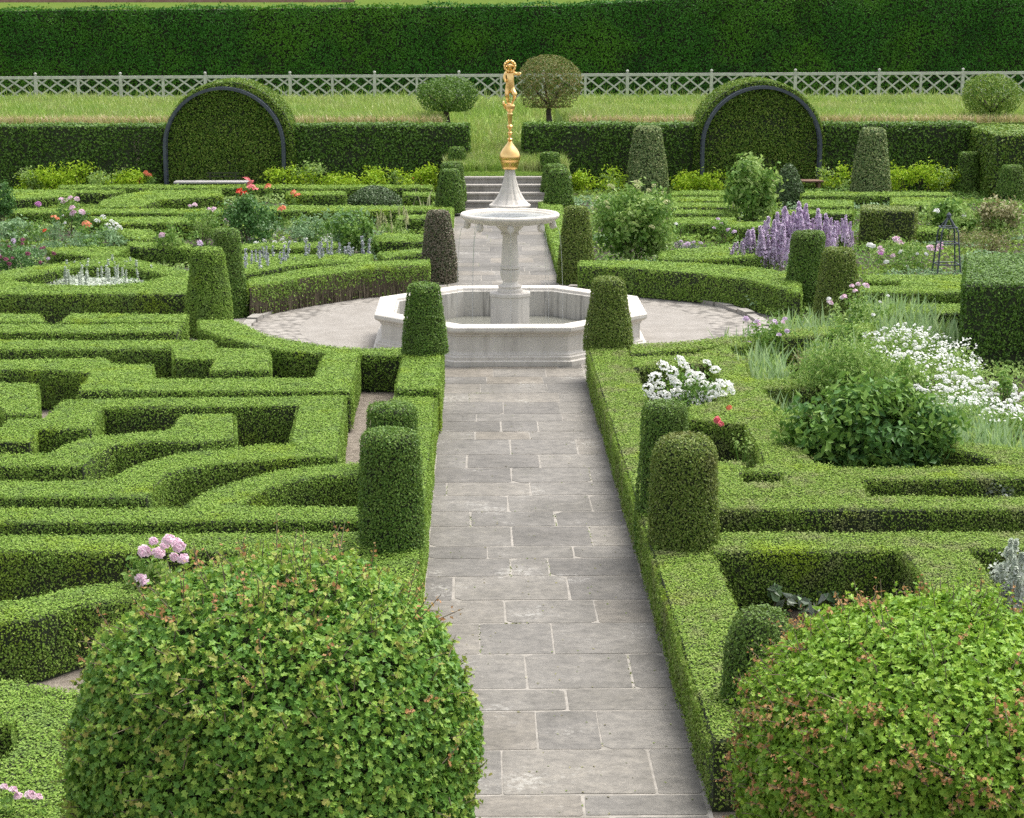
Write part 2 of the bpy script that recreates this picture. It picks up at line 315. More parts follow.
def plazamat(cobble):
    m, N, L, out = newmat('plaza_cobbles' if cobble else 'plaza_gravel')
    p = N.new('ShaderNodeBsdfPrincipled'); p.inputs['Roughness'].default_value = .9; p.inputs['Specular IOR Level'].default_value = .25
    geo = N.new('ShaderNodeNewGeometry')
    n = N.new('ShaderNodeTexNoise'); n.inputs['Scale'].default_value = 2.5; n.inputs['Detail'].default_value = 8; n.inputs['Roughness'].default_value = .7
    L.new(geo.outputs['Position'], n.inputs['Vector']); r = ramp(N, [(.3, (.235, .215, .19)), (.7, (.33, .308, .28))]); L.new(n.outputs[0], r.inputs[0])
    v = N.new('ShaderNodeTexVoronoi'); v.inputs['Scale'].default_value = 6.5 if cobble else 40; L.new(geo.outputs['Position'], v.inputs['Vector'])
    r2 = ramp(N, [(0, (1.15, 1.15, 1.15)), (.45, (1, 1, 1)), (.75, (.55, .55, .55))] if cobble else [(0, (1.08,) * 3), (1, (.8,) * 3)]); L.new(v.outputs['Distance'], r2.inputs[0])
    mu = N.new('ShaderNodeMix'); mu.data_type = 'RGBA'; mu.blend_type = 'MULTIPLY'; mu.inputs['Factor'].default_value = 1
    L.new(r.outputs[0], mu.inputs['A']); L.new(r2.outputs[0], mu.inputs['B']); L.new(mu.outputs['Result'], p.inputs['Base Color'])
    inv = N.new('ShaderNodeMath'); inv.operation = 'SUBTRACT'; inv.inputs[0].default_value = 1; L.new(v.outputs['Distance'], inv.inputs[1])
    b = N.new('ShaderNodeBump'); b.inputs['Strength'].default_value = .6; b.inputs['Distance'].default_value = .05 if cobble else .01
    L.new(inv.outputs[0], b.inputs['Height']); L.new(b.outputs[0], p.inputs['Normal']); L.new(p.outputs[0], out.inputs[0]); return m
M['plaza'] = plazamat(False); M['cobble'] = plazamat(True)
def watermat():
    m, N, L, out = newmat('pool_water')
    p = N.new('ShaderNodeBsdfPrincipled'); p.inputs['Base Color'].default_value = (.20, .20, .17, 1); p.inputs['Roughness'].default_value = .08
    n = N.new('ShaderNodeTexNoise'); n.inputs['Scale'].default_value = 9; b = N.new('ShaderNodeBump'); b.inputs['Strength'].default_value = .3; b.inputs['Distance'].default_value = .02
    L.new(n.outputs[0], b.inputs['Height']); L.new(b.outputs[0], p.inputs['Normal']); L.new(p.outputs[0], out.inputs[0]); return m
M['water'] = watermat()
def threadmat():
    m, N, L, out = newmat('falling_water')
    p = N.new('ShaderNodeBsdfPrincipled'); p.inputs['Base Color'].default_value = (.9, .92, .93, 1); p.inputs['Roughness'].default_value = .1
    p.inputs['Transmission Weight'].default_value = .6; p.inputs['IOR'].default_value = 1.33; L.new(p.outputs[0], out.inputs[0]); return m
M['thread'] = threadmat()
M['meadow'] = solid('meadow', (.085, .13, .028), .9, c2=(.115, .165, .035), scale=1.2, detail=8, spec=0.0)
M['lawn'] = solid('mown_grass', (.15, .24, .035), .9, c2=(.21, .30, .05), scale=5, bump=.4)
M['brick'] = solid('far_brick', (.30, .16, .12), .9, c2=(.40, .24, .19), scale=2)

# ------------------------------------------------------------------ the ground
PX0, PX1 = -0.56, 1.75                       # path edges
PXC = .5 * (PX0 + PX1)
FC = np.array([0.60, 33.5, 0.0])             # fountain centre
g = Geo(); g.add([(-150, -40, -.012), (150, -40, -.012), (150, 58.9, -.012), (-150, 58.9, -.012)], np.array([(0, 1, 2, 3)]))
tag(g.build('ground', [M['gravel']]), kind='structure')
g = Geo()
for x0, y0, x1, y1 in ((2.2, 13, 40, 29), (4.5, 29, 40, 58), (-40, 36.5, -3.5, 58), (-3.5, 41.2, -1.1, 58), (2.3, 41, 4.5, 58)):
    g.add([(x0, y0, -.006), (x1, y0, -.006), (x1, y1, -.006), (x0, y1, -.006)], np.array([(0, 1, 2, 3)]))
tag(g.build('bed_soil', [M['soil']]), kind='structure')
# circular court round the fountain
g = Geo(); cc = np.array([.55, 35.2]); k = 96; R0, R1 = 3.75, 5.6
a = np.linspace(0, 2 * np.pi, k, endpoint=False); cs = np.stack([np.cos(a), np.sin(a)], 1)
V = np.concatenate([np.c_[cc + cs * R0, np.full(k, -.002)], [[cc[0], cc[1], -.002]]])
g.add(V, np.array([(i, (i + 1) % k, k) for i in range(k)]), 0)
V = np.concatenate([np.c_[cc + cs * R0, np.full(k, -.002)], np.c_[cc + cs * R1, np.full(k, -.002)]])
g.add(V, np.array([(i, k + i, k + (i + 1) % k, (i + 1) % k) for i in range(k)]), 1)
tag(g.build('court', [M['plaza'], M['cobble']]), kind='structure')
# kerb stones at the back of the court
g = Geo()
for i in range(64):
    t0, t1 = 2 * np.pi * i / 64 + .004, 2 * np.pi * (i + 1) / 64 - .004
    if math.sin((t0 + t1) / 2) < -.25: continue
    r0, r1, h = 4.62 + rng.uniform(-.02, .02), 4.80, rng.uniform(.05, .09)
    P = [(cc[0] + r * math.cos(t), cc[1] + r * math.sin(t)) for r, t in ((r0, t0), (r1, t0), (r1, t1), (r0, t1))]
    if any(PX0 - .1 < p[0] < PX1 + .1 for p in P): continue
    V = [(x, y, -.01) for x, y in P] + [(x, y, h) for x, y in P]
    g.add(V, np.array([(4, 5, 6, 7), (0, 4, 7, 3), (1, 2, 6, 5), (0, 1, 5, 4), (3, 7, 6, 2)]))
tag(g.build('court_kerb', [M['steps']]), kind='structure')

# paved path: a mortar bed and flagstones
g = Geo()
g.add([(PX0, 9, .004), (PX1, 9, .004), (PX1, 55, .004), (PX0, 55, .004)], np.array([(0, 1, 2, 3)]))
tag(g.build('path_mortar', [M['mortar']]), kind='structure')
ROWS = [(818, []), (796, [584]), (751, [502, 653]), (712, [537, 599.5]), (690, [567]), (655, [526, 631]), (624, [480, 552.7]), (601, [505, 596]), (577, [454, 568.5]),
        (559, [510.5, 548.5]), (547, [487, 574]), (527, [512, 591]), (512, [471, 555.5]), (496, [508, 591]), (483, [447, 530]), (468.5, [512, 590]), (455, [467, 540]), (440, [510.5, 577]), (432, [475, 530])]
def rowx(px, y): p = G(px, y); return p[0]
ys = []; js = []
for i in range(len(ROWS) - 1):
    ya, yb = ROWS[i][0], ROWS[i + 1][0]
    ys.append((G(512, ya)[1], G(512, yb)[1])); js.append([rowx(x, (ya + yb) / 2) for x in ROWS[i + 1][1]])
y = G(512, 432)[1]
while y < 54.6:
    d = random.Random(int(y * 100)).uniform(.42, .85); ys.append((y, min(y + d, 54.8))); rr = random.Random(int(y * 991)); y += d
    js.append([PX0 + (PX1 - PX0) * rr.uniform(.2, .45), PX0 + (PX1 - PX0) * rr.uniform(.55, .85)])
y = G(512, 818)[1]
while y > 9.2: ys.append((y - .7, y)); js.append([.2, 1.0]); y -= .7
g = Geo(); rr = random.Random(5)
for (ya, yb), xs in zip(ys, js):
    xs = [PX0 + .03] + sorted(xs) + [PX1 - .02]; far = ya > 27
    mj = .014 if not far else .007
    for x0, x1 in zip(xs[:-1], xs[1:]):
        def j(): return rr.uniform(-.008, .008)
        m = rr.uniform(.7, 1.35) * mj
        x0_, x1_, ya_, yb_ = x0 + m * .8, x1 - m * .8, ya + m, yb - m
        # eight-sided slab, corners slightly broken, sides a little wavy
        c = [rr.uniform(.008, .03) if rr.random() > .12 else rr.uniform(.05, .10) for _ in range(4)]
        top = [(x0_ + c[0], ya_ + j()), ((x0_ + x1_) / 2, ya_ + j()), (x1_ - c[1], ya_ + j()), (x1_ + j(), ya_ + c[1]), (x1_ + j(), yb_ - c[2]), (x1_ - c[2], yb_ + j()), ((x0_ + x1_) / 2, yb_ + j()), (x0_ + c[3], yb_ + j()), (x0_ + j(), yb_ - c[3]), (x0_ + j(), ya_ + c[0])]
        h = .0065 + rr.uniform(0, .002); tl = [rr.uniform(-.0008, .0008) for _ in top]; n = len(top)
        V = [(x, y_, h + t) for (x, y_), t in zip(top, tl)] + [(x, y_, -.005) for x, y_ in top]
        g.add(V, [np.array([list(range(n))]), np.array([(i, n + i, n + (i + 1) % n, (i + 1) % n) for i in range(n)])])
tag(g.build('path', [M['flag']]), kind='structure')

g = Geo(); P = []
for (ya, yb), xs in zip(ys, js):
    for x in xs:
        if rng.random() < .2: P += [(x + rng.normal(0, .008), rng.uniform(ya, yb), .007) for _ in range(14)]
    if rng.random() < .15: c_ = rng.uniform(PX0, PX1); P += [(c_ + rng.normal(0, .08), ya + rng.normal(0, .006), .007) for _ in range(24)]
P += [(rng.choice([PX0, PX1]) + rng.normal(0, .03), y_, .004) for y_ in rng.uniform(13, 54, 1500)]
P = np.array(P); leaves(g, P, np.tile([0, 0, 1.], (len(P), 1)), .022, 'kite', .9)
tag(g.build('moss', [M['box_olive']]), kind='stuff')
g = Geo(); n = 260; P = np.c_[rng.uniform(PX0, PX1, n), 13 + 20 * rng.random(n) ** 1.4, np.full(n, .012)]; f = rng.random(n) < .5
leaves(g, P[f], np.tile([0, 0, 1.], (f.sum(), 1)), .03, 'fold', .3, 0); leaves(g, P[~f], np.tile([0, 0, 1.], ((~f).sum(), 1)), .025, 'fold', .3, 1)
tag(g.build('debris', [M['straw'], M['box_olive']]), kind='stuff')
# steps at the far end of the path
st = thing('garden_steps', 'weathered stone steps rising from the path to the grass slope', 'steps', (1.05, 54.9, 0))
for i in range(4):
    g = Geo(); y0 = 54.9 + .42 * i
    box(g, (-.75, y0 + .03, -.02 + .001 * i), (2.75, y0 + .46 + (.6 if i == 3 else 0), .185 * (i + 1) - .05))
    box(g, (-.78, y0, .185 * (i + 1) - .05), (2.78, y0 + .45 + (.6 if i == 3 else 0), .185 * (i + 1) + .001 * i))
    g.build('step', [M['steps']], st)

# bank behind the parterre, with the meadow beyond
def bank_z(x, y):
    ramp_ = .76 + (y - 57.3) / (70.5 - 57.3) * 1.42
    flat = 2.0 + max(0, y - 60) * .013
    in_gap = -.9 < x < 2.75
    if y <= 57.3 and in_gap: return .74
    if in_gap: return min(ramp_, flat)
    return flat if y > 60.3 else 2.0
g = Geo(); xs = np.concatenate([np.linspace(-60, -.95, 60), np.linspace(-.85, 2.7, 12), np.linspace(2.8, 60, 60)]); yy = np.array([60.3, 61, 62, 63, 64, 66, 68, 70, 72, 76, 80.])
V = [(x, y_, bank_z(x, y_) + (.02 * math.sin(x * 1.7 + y_))) for y_ in yy for x in xs]; nx = len(xs)
g.add(V, np.array([(i * nx + j, i * nx + j + 1, (i + 1) * nx + j + 1, (i + 1) * nx + j) for i in range(len(yy) - 1) for j in range(nx - 1)]))
V = [(x, y_, .74 if y_ <= 57.5 else bank_z(0, y_)) for y_ in (56.4, 57.5, 58.5, 59.5, 60.3) for x in (-.95, 2.8)]
g.add(V, np.array([(2 * i, 2 * i + 1, 2 * i + 3, 2 * i + 2) for i in range(4)]))
for x0, x1 in ((-60, -.95), (2.8, 60)):        # retaining face behind the clipped hedge
    g.add([(x0, 60.3, -.02), (x1, 60.3, -.02), (x1, 60.3, 1.99), (x0, 60.3, 1.99)], np.array([(0, 1, 2, 3)]))
g.add([(-60, 58.9, -.015), (60, 58.9, -.015), (60, 60.3, -.015), (-60, 60.3, -.015)], np.array([(0, 1, 2, 3)]))
tag(g.build('bank', [M['lawn']]), kind='structure')
g = Geo(); V = [(x, y_, 4.5 + (y_ - 80) * .0085) for y_ in (80, 130, 300) for x in (-300, 0, 300)]
g.add(V, np.array([(i * 3 + j, i * 3 + j + 1, i * 3 + 4 + j, i * 3 + 3 + j) for i in range(2) for j in range(2)]))
g.add([(-300, 80, -.02), (300, 80, -.02), (300, 80, 4.49), (-300, 80, 4.49)], np.array([(0, 1, 2, 3)]))
tag(g.build('meadow', [M['meadow']]), kind='structure')
# long grass on the bank and slope
g = Geo()
n = 60000; P = np.c_[rng.uniform(-21, 23, n), 60.4 + 9.6 * rng.random(n) ** .9, np.zeros(n)]
P[:, 2] = [bank_z(p[0], p[1]) - .02 for p in P]
blades(g, P, .34 + .12 * nz(P, .8, 3), .028, .5)
n = 9000; P = np.c_[rng.uniform(-.9, 2.75, n), rng.uniform(57.6, 61, n), np.zeros(n)]; P[:, 2] = [bank_z(p[0], p[1]) - .02 for p in P]
blades(g, P, .3, .026, .5)
n = 9000; P = np.c_[rng.uniform(-21, 23, n), 60.35 + .9 * rng.random(n) ** 1.5, np.full(n, 1.99)]; P = P[(P[:, 0] < -1.) | (P[:, 0] > 2.9)]
blades(g, P, .26, .028, .7, mi=1)
n = 2500; P = np.c_[rng.uniform(-21, 23, n), rng.uniform(68.5, 71.8, n), np.full(n, 2.1)]
P = P[::3]; blades(g, P, .6, .022, .3, mi=0)
tag(g.build('long_grass', [M['grassb'], M['tan']]), kind='stuff')
g = Geo(); n = 9000; P = np.c_[rng.uniform(-.9, 2.75, n), rng.uniform(56.45, 57.5, n), np.full(n, .735)]; blades(g, P, .05, .02, .5)
tag(g.build('mown_grass', [M['box']]), kind='stuff')

# ------------------------------------------------------------------ clipped hedges
def pip(P, poly):
    x, y = P[:, 0], P[:, 1]; ins = np.zeros(len(P), bool); n = len(poly)
    for i in range(n):
        x0, y0 = poly[i]; x1, y1 = poly[(i + 1) % n]
        c = (y0 > y) != (y1 > y)
        ins ^= c & (x < (x1 - x0) * (y - y0) / (y1 - y0 + 1e-12) + x0)
    return ins
HEDGES = []
def hedge(px, label, H=.6, mat='box', world=None, cov=1.5, bare=0.0, core='core', cat='hedge', group=None, name='box_hedge', z0=0.0, rough=1.0, leaf=None):
    poly = [tuple(G(x, y, H)[:2]) for x, y in px] if world is None else list(world)
    A = sum(poly[i][0] * poly[(i + 1) % len(poly)][1] - poly[(i + 1) % len(poly)][0] * poly[i][1] for i in range(len(poly)))
    if A < 0: poly = poly[::-1]
    HEDGES.append(dict(poly=poly, label=label, H=H, mat=mat, cov=cov, bare=bare, core=core, cat=cat, group=group, name=name, z0=z0, rough=rough, leaf=leaf))
def cull(P, own):
    keep = np.ones(len(P), bool)
    lo, hi = P.min(0), P.max(0)
    for h in HEDGES:
        if h is own: continue
        p = np.array(h['poly'])
        if p[:, 0].max() < lo[0] or p[:, 0].min() > hi[0] or p[:, 1].max() < lo[1] or p[:, 1].min() > hi[1]: continue
        keep &= ~(pip(P, h['poly']) & (P[:, 2] < h['H'] - .03) & (P[:, 2] > h['z0']))
    return keep
def build_hedge(idx, h):
    poly, H = np.array(h['poly']), h['H']; n = len(poly); z0 = h['z0']
    dist = max(11., float(np.abs(poly[:, 1]).mean())); near = max(10, poly[:, 1].min())
    s = h['leaf'] or max(.0235, .00105 * dist * (1.0 if dist < 40 else 1.0))
    shp = 'kite' if dist < 26 else 'tri'; fa = .36 if shp == 'kite' else .30
    g = Geo(); ht = H - .035 - idx * .0004
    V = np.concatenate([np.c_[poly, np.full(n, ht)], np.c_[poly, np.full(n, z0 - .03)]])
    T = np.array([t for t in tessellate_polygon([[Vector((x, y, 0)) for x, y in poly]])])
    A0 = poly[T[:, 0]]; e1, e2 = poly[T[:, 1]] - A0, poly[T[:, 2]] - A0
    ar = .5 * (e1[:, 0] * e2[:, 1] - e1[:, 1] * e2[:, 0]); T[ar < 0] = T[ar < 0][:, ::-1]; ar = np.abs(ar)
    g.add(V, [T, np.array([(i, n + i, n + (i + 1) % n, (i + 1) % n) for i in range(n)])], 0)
    PP, NN = [], []
    m = int(ar.sum() * h['cov'] / (fa * s * s))
    if m > 0:
        A0 = poly[T[:, 0]]; e1, e2 = poly[T[:, 1]] - A0, poly[T[:, 2]] - A0
        ti = rng.choice(len(T), m, p=ar / ar.sum()); u, v = rng.random(m), rng.random(m); f = u + v > 1; u[f], v[f] = 1 - u[f], 1 - v[f]
        q = A0[ti] + e1[ti] * u[:, None] + e2[ti] * v[:, None]
        z = H - .02 + rng.normal(0, .011, m) * h['rough']
        P = np.c_[q, z]; P[:, 2] += .014 * nz(P * np.array([1, 1, 0]), 2.2, idx) * h['rough']; P[:, 2] = np.maximum(P[:, 2], ht + .004); P[:, 2] += (rng.random(m) < .035) * rng.uniform(.01, .05, m)
        PP.append(P); NN.append(np.tile([0, 0, 1.], (m, 1)))
    for i in range(n):
        a, b = poly[i], poly[(i + 1) % n]; d = b - a; L = np.linalg.norm(d)
        if L < 1e-4: continue
        nr = np.array([d[1], -d[0]]) / L
        face = ((CAMP[:2] - (a + b) / 2) @ nr) > -1.0
        m = int(L * (H - z0) * h['cov'] * (.72 if face else .3) / (fa * s * s))
        if m < 1: continue
        t = rng.random(m); z = z0 + .02 + (H - z0 - .03) * rng.random(m)
        if h['bare'] > 0:
            k = (z - z0 > (H - z0) * h['bare'] * rng.uniform(.75, 1.2, m)) | (rng.random(m) < .16); t, z = t[k], z[k]; m = len(t)
        k = (nz(np.c_[a + d * t[:, None], z * 1.5], 2.1, idx * .7) < .38) | (rng.random(m) < .5); t, z = t[k], z[k]; m = len(t)
        q = a + d * t[:, None]; P = np.c_[q, z]
        off = rng.uniform(.0, .045, m) * h['rough'] ** .4 + .014 * nz(P, 2.4, idx) * h['rough']
        P[:, :2] += nr * np.maximum(off, -.006)[:, None]
        PP.append(P); NN.append(np.tile([nr[0], nr[1], .25], (m, 1)))
        if h['bare'] > 0 and face:
            mm = int(L * 60); tt = rng.random(mm); P2 = np.c_[a + d * tt[:, None] + nr * rng.uniform(.0, .03, mm)[:, None], np.full(mm, z0)]
            blades(g, P2, (H - z0) * h['bare'], .016, .1, mi=2)
    P = np.concatenate(PP); N = norm(np.concatenate(NN)); k = cull(P, h); P, N = P[k], N[k]
    tp = N[:, 2] > .9
    leaves(g, P[tp], N[tp], s, shp, .42, 1); leaves(g, P[~tp], N[~tp], s, shp, .75, 1)
    c = poly.mean(0)
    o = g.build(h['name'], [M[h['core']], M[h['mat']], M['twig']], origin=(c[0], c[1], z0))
    tag(o, h['label'], h['cat'], h['group'])
def lat(xa, xb, ya, yb): return [(xa, ya), (xb, ya), (xb, yb), (xa, yb)]

GL, GR = 'clipped box hedges of the left maze', 'clipped box hedges of the right parterre'
GB, GP = 'low box hedges of the far parterre', 'hedges flanking the paved path'
# left maze
hedge([(-60, 313), (38, 313), (44, 320.5), (-60, 320.5)], 'short box hedge stub at left edge below tall dark hedge', group=GL)
hedge([(62, 320.5), (70, 313), (187, 313), (184, 320.5)], 'straight box hedge in rear row of maze, ending at left topiary cones', group=GL)
hedge([(-60, 323.5), (183, 323), (176, 331), (-60, 331.5)], 'straight maze hedge ending free in front of left topiary cones, second row from the back', group=GL)
hedge([(-60, 340), (212, 339.5), (215, 347.5), (268, 348.5), (269, 369), (211, 369.5), (217, 358), (176, 357), (173.5, 348), (-60, 349)], 'long maze hedge with stepped blocky end beside the circular court', group=GL)
hedge([(-60, 360), (2, 359.5), (105, 358), (112, 363), (151, 363), (152.5, 377.5), (315, 377.5), (326, 352.5), (358, 352.5), (349, 389.5), (79, 389.5), (93, 372.5), (67, 369.5), (-60, 367)], 'zigzag maze hedge joined at its right end to the curved court hedge', group=GL)
hedge([(200, 319), (232, 319), (248, 326), (266, 334), (297, 340), (336, 346), (365, 347.5), (402, 347), (402, 354.5), (360, 353.5), (326, 351.5), (290, 350), (258, 345), (229, 337), (201, 328)], 'curved box hedge along front left of the circular court', H=.58, group=GL)
hedge([(64.5, 399), (344, 394.5), (336, 455), (291.5, 443), (300, 403.5), (102, 406.5), (90, 427), (35, 428), (29, 440), (-60, 441), (-60, 428), (0, 428), (8, 418), (43, 417)], 'big angular maze hedge framing a dark rectangular pit on its right', group=GL)
hedge([(-60, 382), (36, 383), (38, 413), (8, 413), (0, 406), (-60, 406)], 'square end of a maze hedge jutting in from left edge', group=GL)
hedge([(182, 414.5), (232, 413), (233.5, 437), (200, 441), (149, 440), (112, 445), (98, 452), (82, 464), (-60, 464), (-60, 453), (49, 453), (78, 439), (98, 435), (168, 429), (173, 427)], 'maze hedge with square right end standing inside the dark pit and a wavy left tail', group=GL)
hedge([(336, 455), (315, 454.5), (289, 456), (258, 458.5), (219, 462), (184, 468), (165, 474), (152, 486), (146, 495), (-60, 495.5), (-60, 481), (109, 478), (125, 470), (141, 462.5), (176, 453), (231, 447), (264, 443), (291.5, 443)], 'S shaped maze hedge sweeping from left edge up to the gravel gap', group=GL)
hedge([(366, 460.5), (317, 464.5), (274, 470.5), (238, 480), (205, 490), (186, 503.5), (200, 506), (232, 506.5), (245, 498), (262, 489), (290, 480), (325, 474.5), (366, 472.5)], 'arched maze hedge sweeping up to the large dark topiary by the path', group=GL)
hedge([(-60, 508), (372, 505.5), (372, 518.5), (-60, 521)], 'straight maze hedge below the arched hedge, running left from dark path topiary', group=GL)
hedge([(-60, 535), (368, 531), (372, 549), (-60, 550)], 'straight front row maze hedge behind pink roses and the big round bush', group=GL)
hedge([(-60, 606), (10, 600), (39, 595), (65, 588), (102, 582.5), (150, 578), (150, 596), (129, 598), (78, 604), (39, 616), (-60, 628)], 'slightly curved dark sided hedge running behind the big round bush at left', group=GL)
hedge([(-60, 672), (12, 679), (60, 687), (130, 695), (140, 860), (-60, 860), (-60, 757), (8, 757), (20, 740), (17, 719), (-60, 719)], 'box hedge with dark notch in bottom left corner beside the big round bush', group=GL)
# path side hedges
hedge(None, 'box hedge by the path carrying a cone topiary, left of the fountain', H=.66, world=lat(-1.08, -.52, 26.3, 29.7), group=GP)
hedge(None, 'lower box hedge along left side of path, under the large dark topiary', H=.55, world=lat(-1.13, -.57, 14.0, 26.25), group=GP)
hedge(None, 'long box hedge along right side of path, worn brownish yellow on top', H=.58, mat='box_yellow', world=lat(1.76, 2.33, 13.6, 29.9), group=GP)
hedge(None, 'low box edging on left of path beyond the fountain', H=.28, world=lat(-1.15, -.60, 40.8, 54), group=GP)
hedge(None, 'low box edging on right of path beyond the fountain', H=.28, world=lat(1.79, 2.35, 40.6, 54), group=GP)
# right parterre
Yl = 'box_yellow'
hedge([(631, 344), (687, 340.5), (742, 335), (742, 340.5), (690, 348.5), (631, 353)], 'curved box hedge along front right of the circular court', mat=Yl, group=GR)
hedge([(630, 357), (694, 353), (728, 344), (745, 336.5), (775, 330), (870, 322), (870, 331), (757, 339), (742, 344.5), (727, 345.5), (733, 353.5), (712, 362), (634, 367)], 'box hedge behind the white flowers, between them and the court', mat=Yl, group=GR)
hedge([(712, 362), (733, 353.5), (745, 356), (746, 370), (752, 378), (850, 379), (850, 386), (760, 387), (784, 412), (747, 423), (690, 417), (690, 405), (718, 400), (724, 382)], 'broad flat topped box hedge between white flowers and iris clumps', mat=Yl, group=GR)
hedge([(747, 423), (784, 412), (832, 414), (832, 422), (775, 427), (795, 443), (814, 461), (845, 467), (860, 478), (868, 495), (784, 495), (784, 472), (742, 470), (766, 461)], 'diagonal box hedge between red rose bed and big peony clump', mat=Yl, group=GR)
hedge([(718, 461), (742, 461), (742, 470.5), (739, 471), (739, 482), (784, 482), (784, 495), (718, 495)], 'box hedge corner with small square pit beside the round topped path topiary', mat=Yl, group=GR)
hedge([(714, 495.3), (1070, 495), (1070, 507), (714, 507.5)], 'long straight box hedge right of the round topped path topiary, upper of two', mat=Yl, group=GR)
hedge([(845, 466.5), (1070, 463.5), (1070, 476), (860, 477.5)], 'straight box hedge in front of big peony clump', mat=Yl, group=GR)
hedge([(945, 446), (952, 440.5), (1070, 453), (1070, 463.3), (1003, 463.3), (985, 455)], 'tapering box hedge under the iris leaves at right edge', mat=Yl, group=GR)
hedge([(714, 531.5), (1070, 531.5), (1070, 547), (714, 549.5)], 'long straight box hedge behind the big reddish bush, lower of two', mat=Yl, H=.62, group=GR)
hedge([(897, 547.3), (963, 547.2), (983, 566), (1003, 604), (1002, 640), (960, 640), (934, 598), (926, 579), (910, 556)], 'box hedge branch running from straight hedge down behind the reddish bush', mat=Yl, H=.62, group=GR)
# round the far side of the court
hedge([(248, 279), (303, 268), (364, 261.5), (428, 258), (428, 264), (364, 268), (303, 276.5), (250, 286.5)], 'curved hedge at far left of the court with bare brown stems showing', H=.6, bare=.52, core='corebrown', group='hedges round the court')
hedge([(580, 260), (640, 259.8), (704, 263), (757, 266.5), (800, 274), (800, 292), (777, 285.5), (748, 278.5), (699, 272.5), (640, 267.5), (580, 265)], 'curved dark faced hedge at far right of the court', H=.6, group='hedges round the court')
# far parterre, left
B = dict(group=GB, mat='box', H=.42)
hedge([(-60, 286), (190, 286), (190, 293), (-60, 293)], 'tall straight hedge with dark face left of the topiary cones', H=.62, group=GB)
hedge([(-60, 280), (8, 279.5), (38, 283), (90, 286), (140, 282), (168, 275.5), (190, 277), (190, 285.4), (-60, 285.4)], 'front curve of the lens shaped hedge round the silver plants', **B)
hedge([(-60, 274), (0, 271), (50, 263), (105, 257), (130, 257), (150, 262), (190, 271), (190, 276.5), (165, 273.5), (140, 268), (112, 264.5), (75, 266.5), (40, 273), (8, 279), (-60, 279.5)], 'back curve of the lens shaped hedge round the silver plants', **B)
hedge([(48, 247), (128, 246), (118, 252.5), (104, 256.5), (55, 252)], 'short dark faced hedge between red poppies and silver plants', **B)
hedge([(129, 241), (190, 243), (190, 247.5), (142, 247), (130, 245.5)], 'hedge arm behind the left topiary cones, under a pink rose', **B)
hedge([(115, 228), (150, 229), (158, 236), (140, 240), (126, 236)], 'small triangular hedge piece right of white flowers', **B)
hedge([(85, 216.5), (205, 216.5), (198, 222), (118, 223)], 'hedge with dark green face behind the left rose bush', **B)
hedge([(8, 208), (222, 208.5), (222, 212.5), (8, 212)], 'thin bright hedge line across far left parterre below the pale iris leaves', **B)
hedge([(-60, 189.5), (125, 189.5), (110, 192.5), (75, 192.5), (70, 196), (20, 199), (-60, 199)], 'scroll hedge in far left corner behind the pink roses', **B)
hedge([(100, 203.5), (103, 200), (128, 193), (150, 190), (220, 189.5), (222, 196), (160, 199), (140, 206.5), (100, 206.5)], 'scroll hedge with dark hollow below the pale bench', **B)
hedge([(60, 184.5), (432, 184.5), (432, 187.5), (60, 187.5)], 'long far hedge in front of the lime green border at left', **B)
hedge([(288, 190.5), (345, 191), (345, 194), (288, 194)], 'far hedge left of the low green dome', **B)
hedge([(404, 192), (436, 192), (436, 195), (404, 195)], 'far hedge right of the low green dome', **B)
hedge([(240, 205.5), (432, 205.5), (432, 210), (240, 210.5)], 'straight hedge in front of the low green dome', **B)
hedge([(398, 214.5), (432, 214.5), (432, 218), (398, 218)], 'short hedge left of the path, behind cream plumes', **B)
hedge([(375, 236), (385, 232), (424, 234), (422, 241), (378, 240)], 'bright hedge block left of brown topiary', **B)
hedge([(378, 252), (424, 247.5), (424, 252), (385, 257.5)], 'slanting hedge just left of brown topiary', **B)
hedge([(236, 254), (372, 253.5), (370, 261), (303, 263.5), (248, 273), (236, 273)], 'wide hedge behind the lavender strip by the court', **B)
hedge([(228, 244), (336, 241), (336, 246), (228, 249)], 'thin hedge behind small white flowers left of the court', **B)
# far parterre, right
hedge([(672, 190.5), (728, 190.5), (728, 194), (672, 194)], 'farthest of the stacked hedge rows right of the tall topiary', **B)
hedge([(672, 196.5), (728, 196.5), (728, 200.5), (672, 200.5)], 'second farthest of the stacked hedge rows right of the tall topiary', **B)
hedge([(673, 202.5), (730, 202.5), (730, 206.5), (673, 206.5)], 'third farthest of the stacked hedge rows right of the tall topiary', **B)
hedge([(675, 209.5), (735, 209.5), (735, 213), (675, 213)], 'nearest of the stacked hedge rows right of the tall topiary', **B)
hedge([(672, 217), (735, 217), (728, 224), (672, 222)], 'hedge piece left of the bushy shrub at right', **B)
hedge([(802, 191.5), (950, 191.5), (950, 195), (802, 195)], 'far hedge line in front of the lime border at right', **B)
hedge([(802, 199.5), (852, 199.5), (852, 206), (802, 206)], 'hedge left of the tall variegated topiary cone', **B)
hedge([(892, 197), (960, 198), (960, 205.5), (892, 204)], 'hedge right of the tall variegated topiary cone', **B)
hedge([(775, 209.5), (852, 209.5), (852, 213), (775, 213)], 'hedge line behind the lilac flower spikes', **B)
hedge([(722, 221.5), (790, 221.5), (790, 226), (722, 227)], 'hedge left of the lilac flower spikes', **B)
hedge([(660, 251), (730, 244), (762, 249), (762, 256), (700, 259), (660, 258)], 'sunlit flat hedge behind the dark court hedge at right', **B)
hedge([(915, 225), (945, 225), (945, 230), (915, 231)], 'short hedge between the square block and the obelisk', **B)
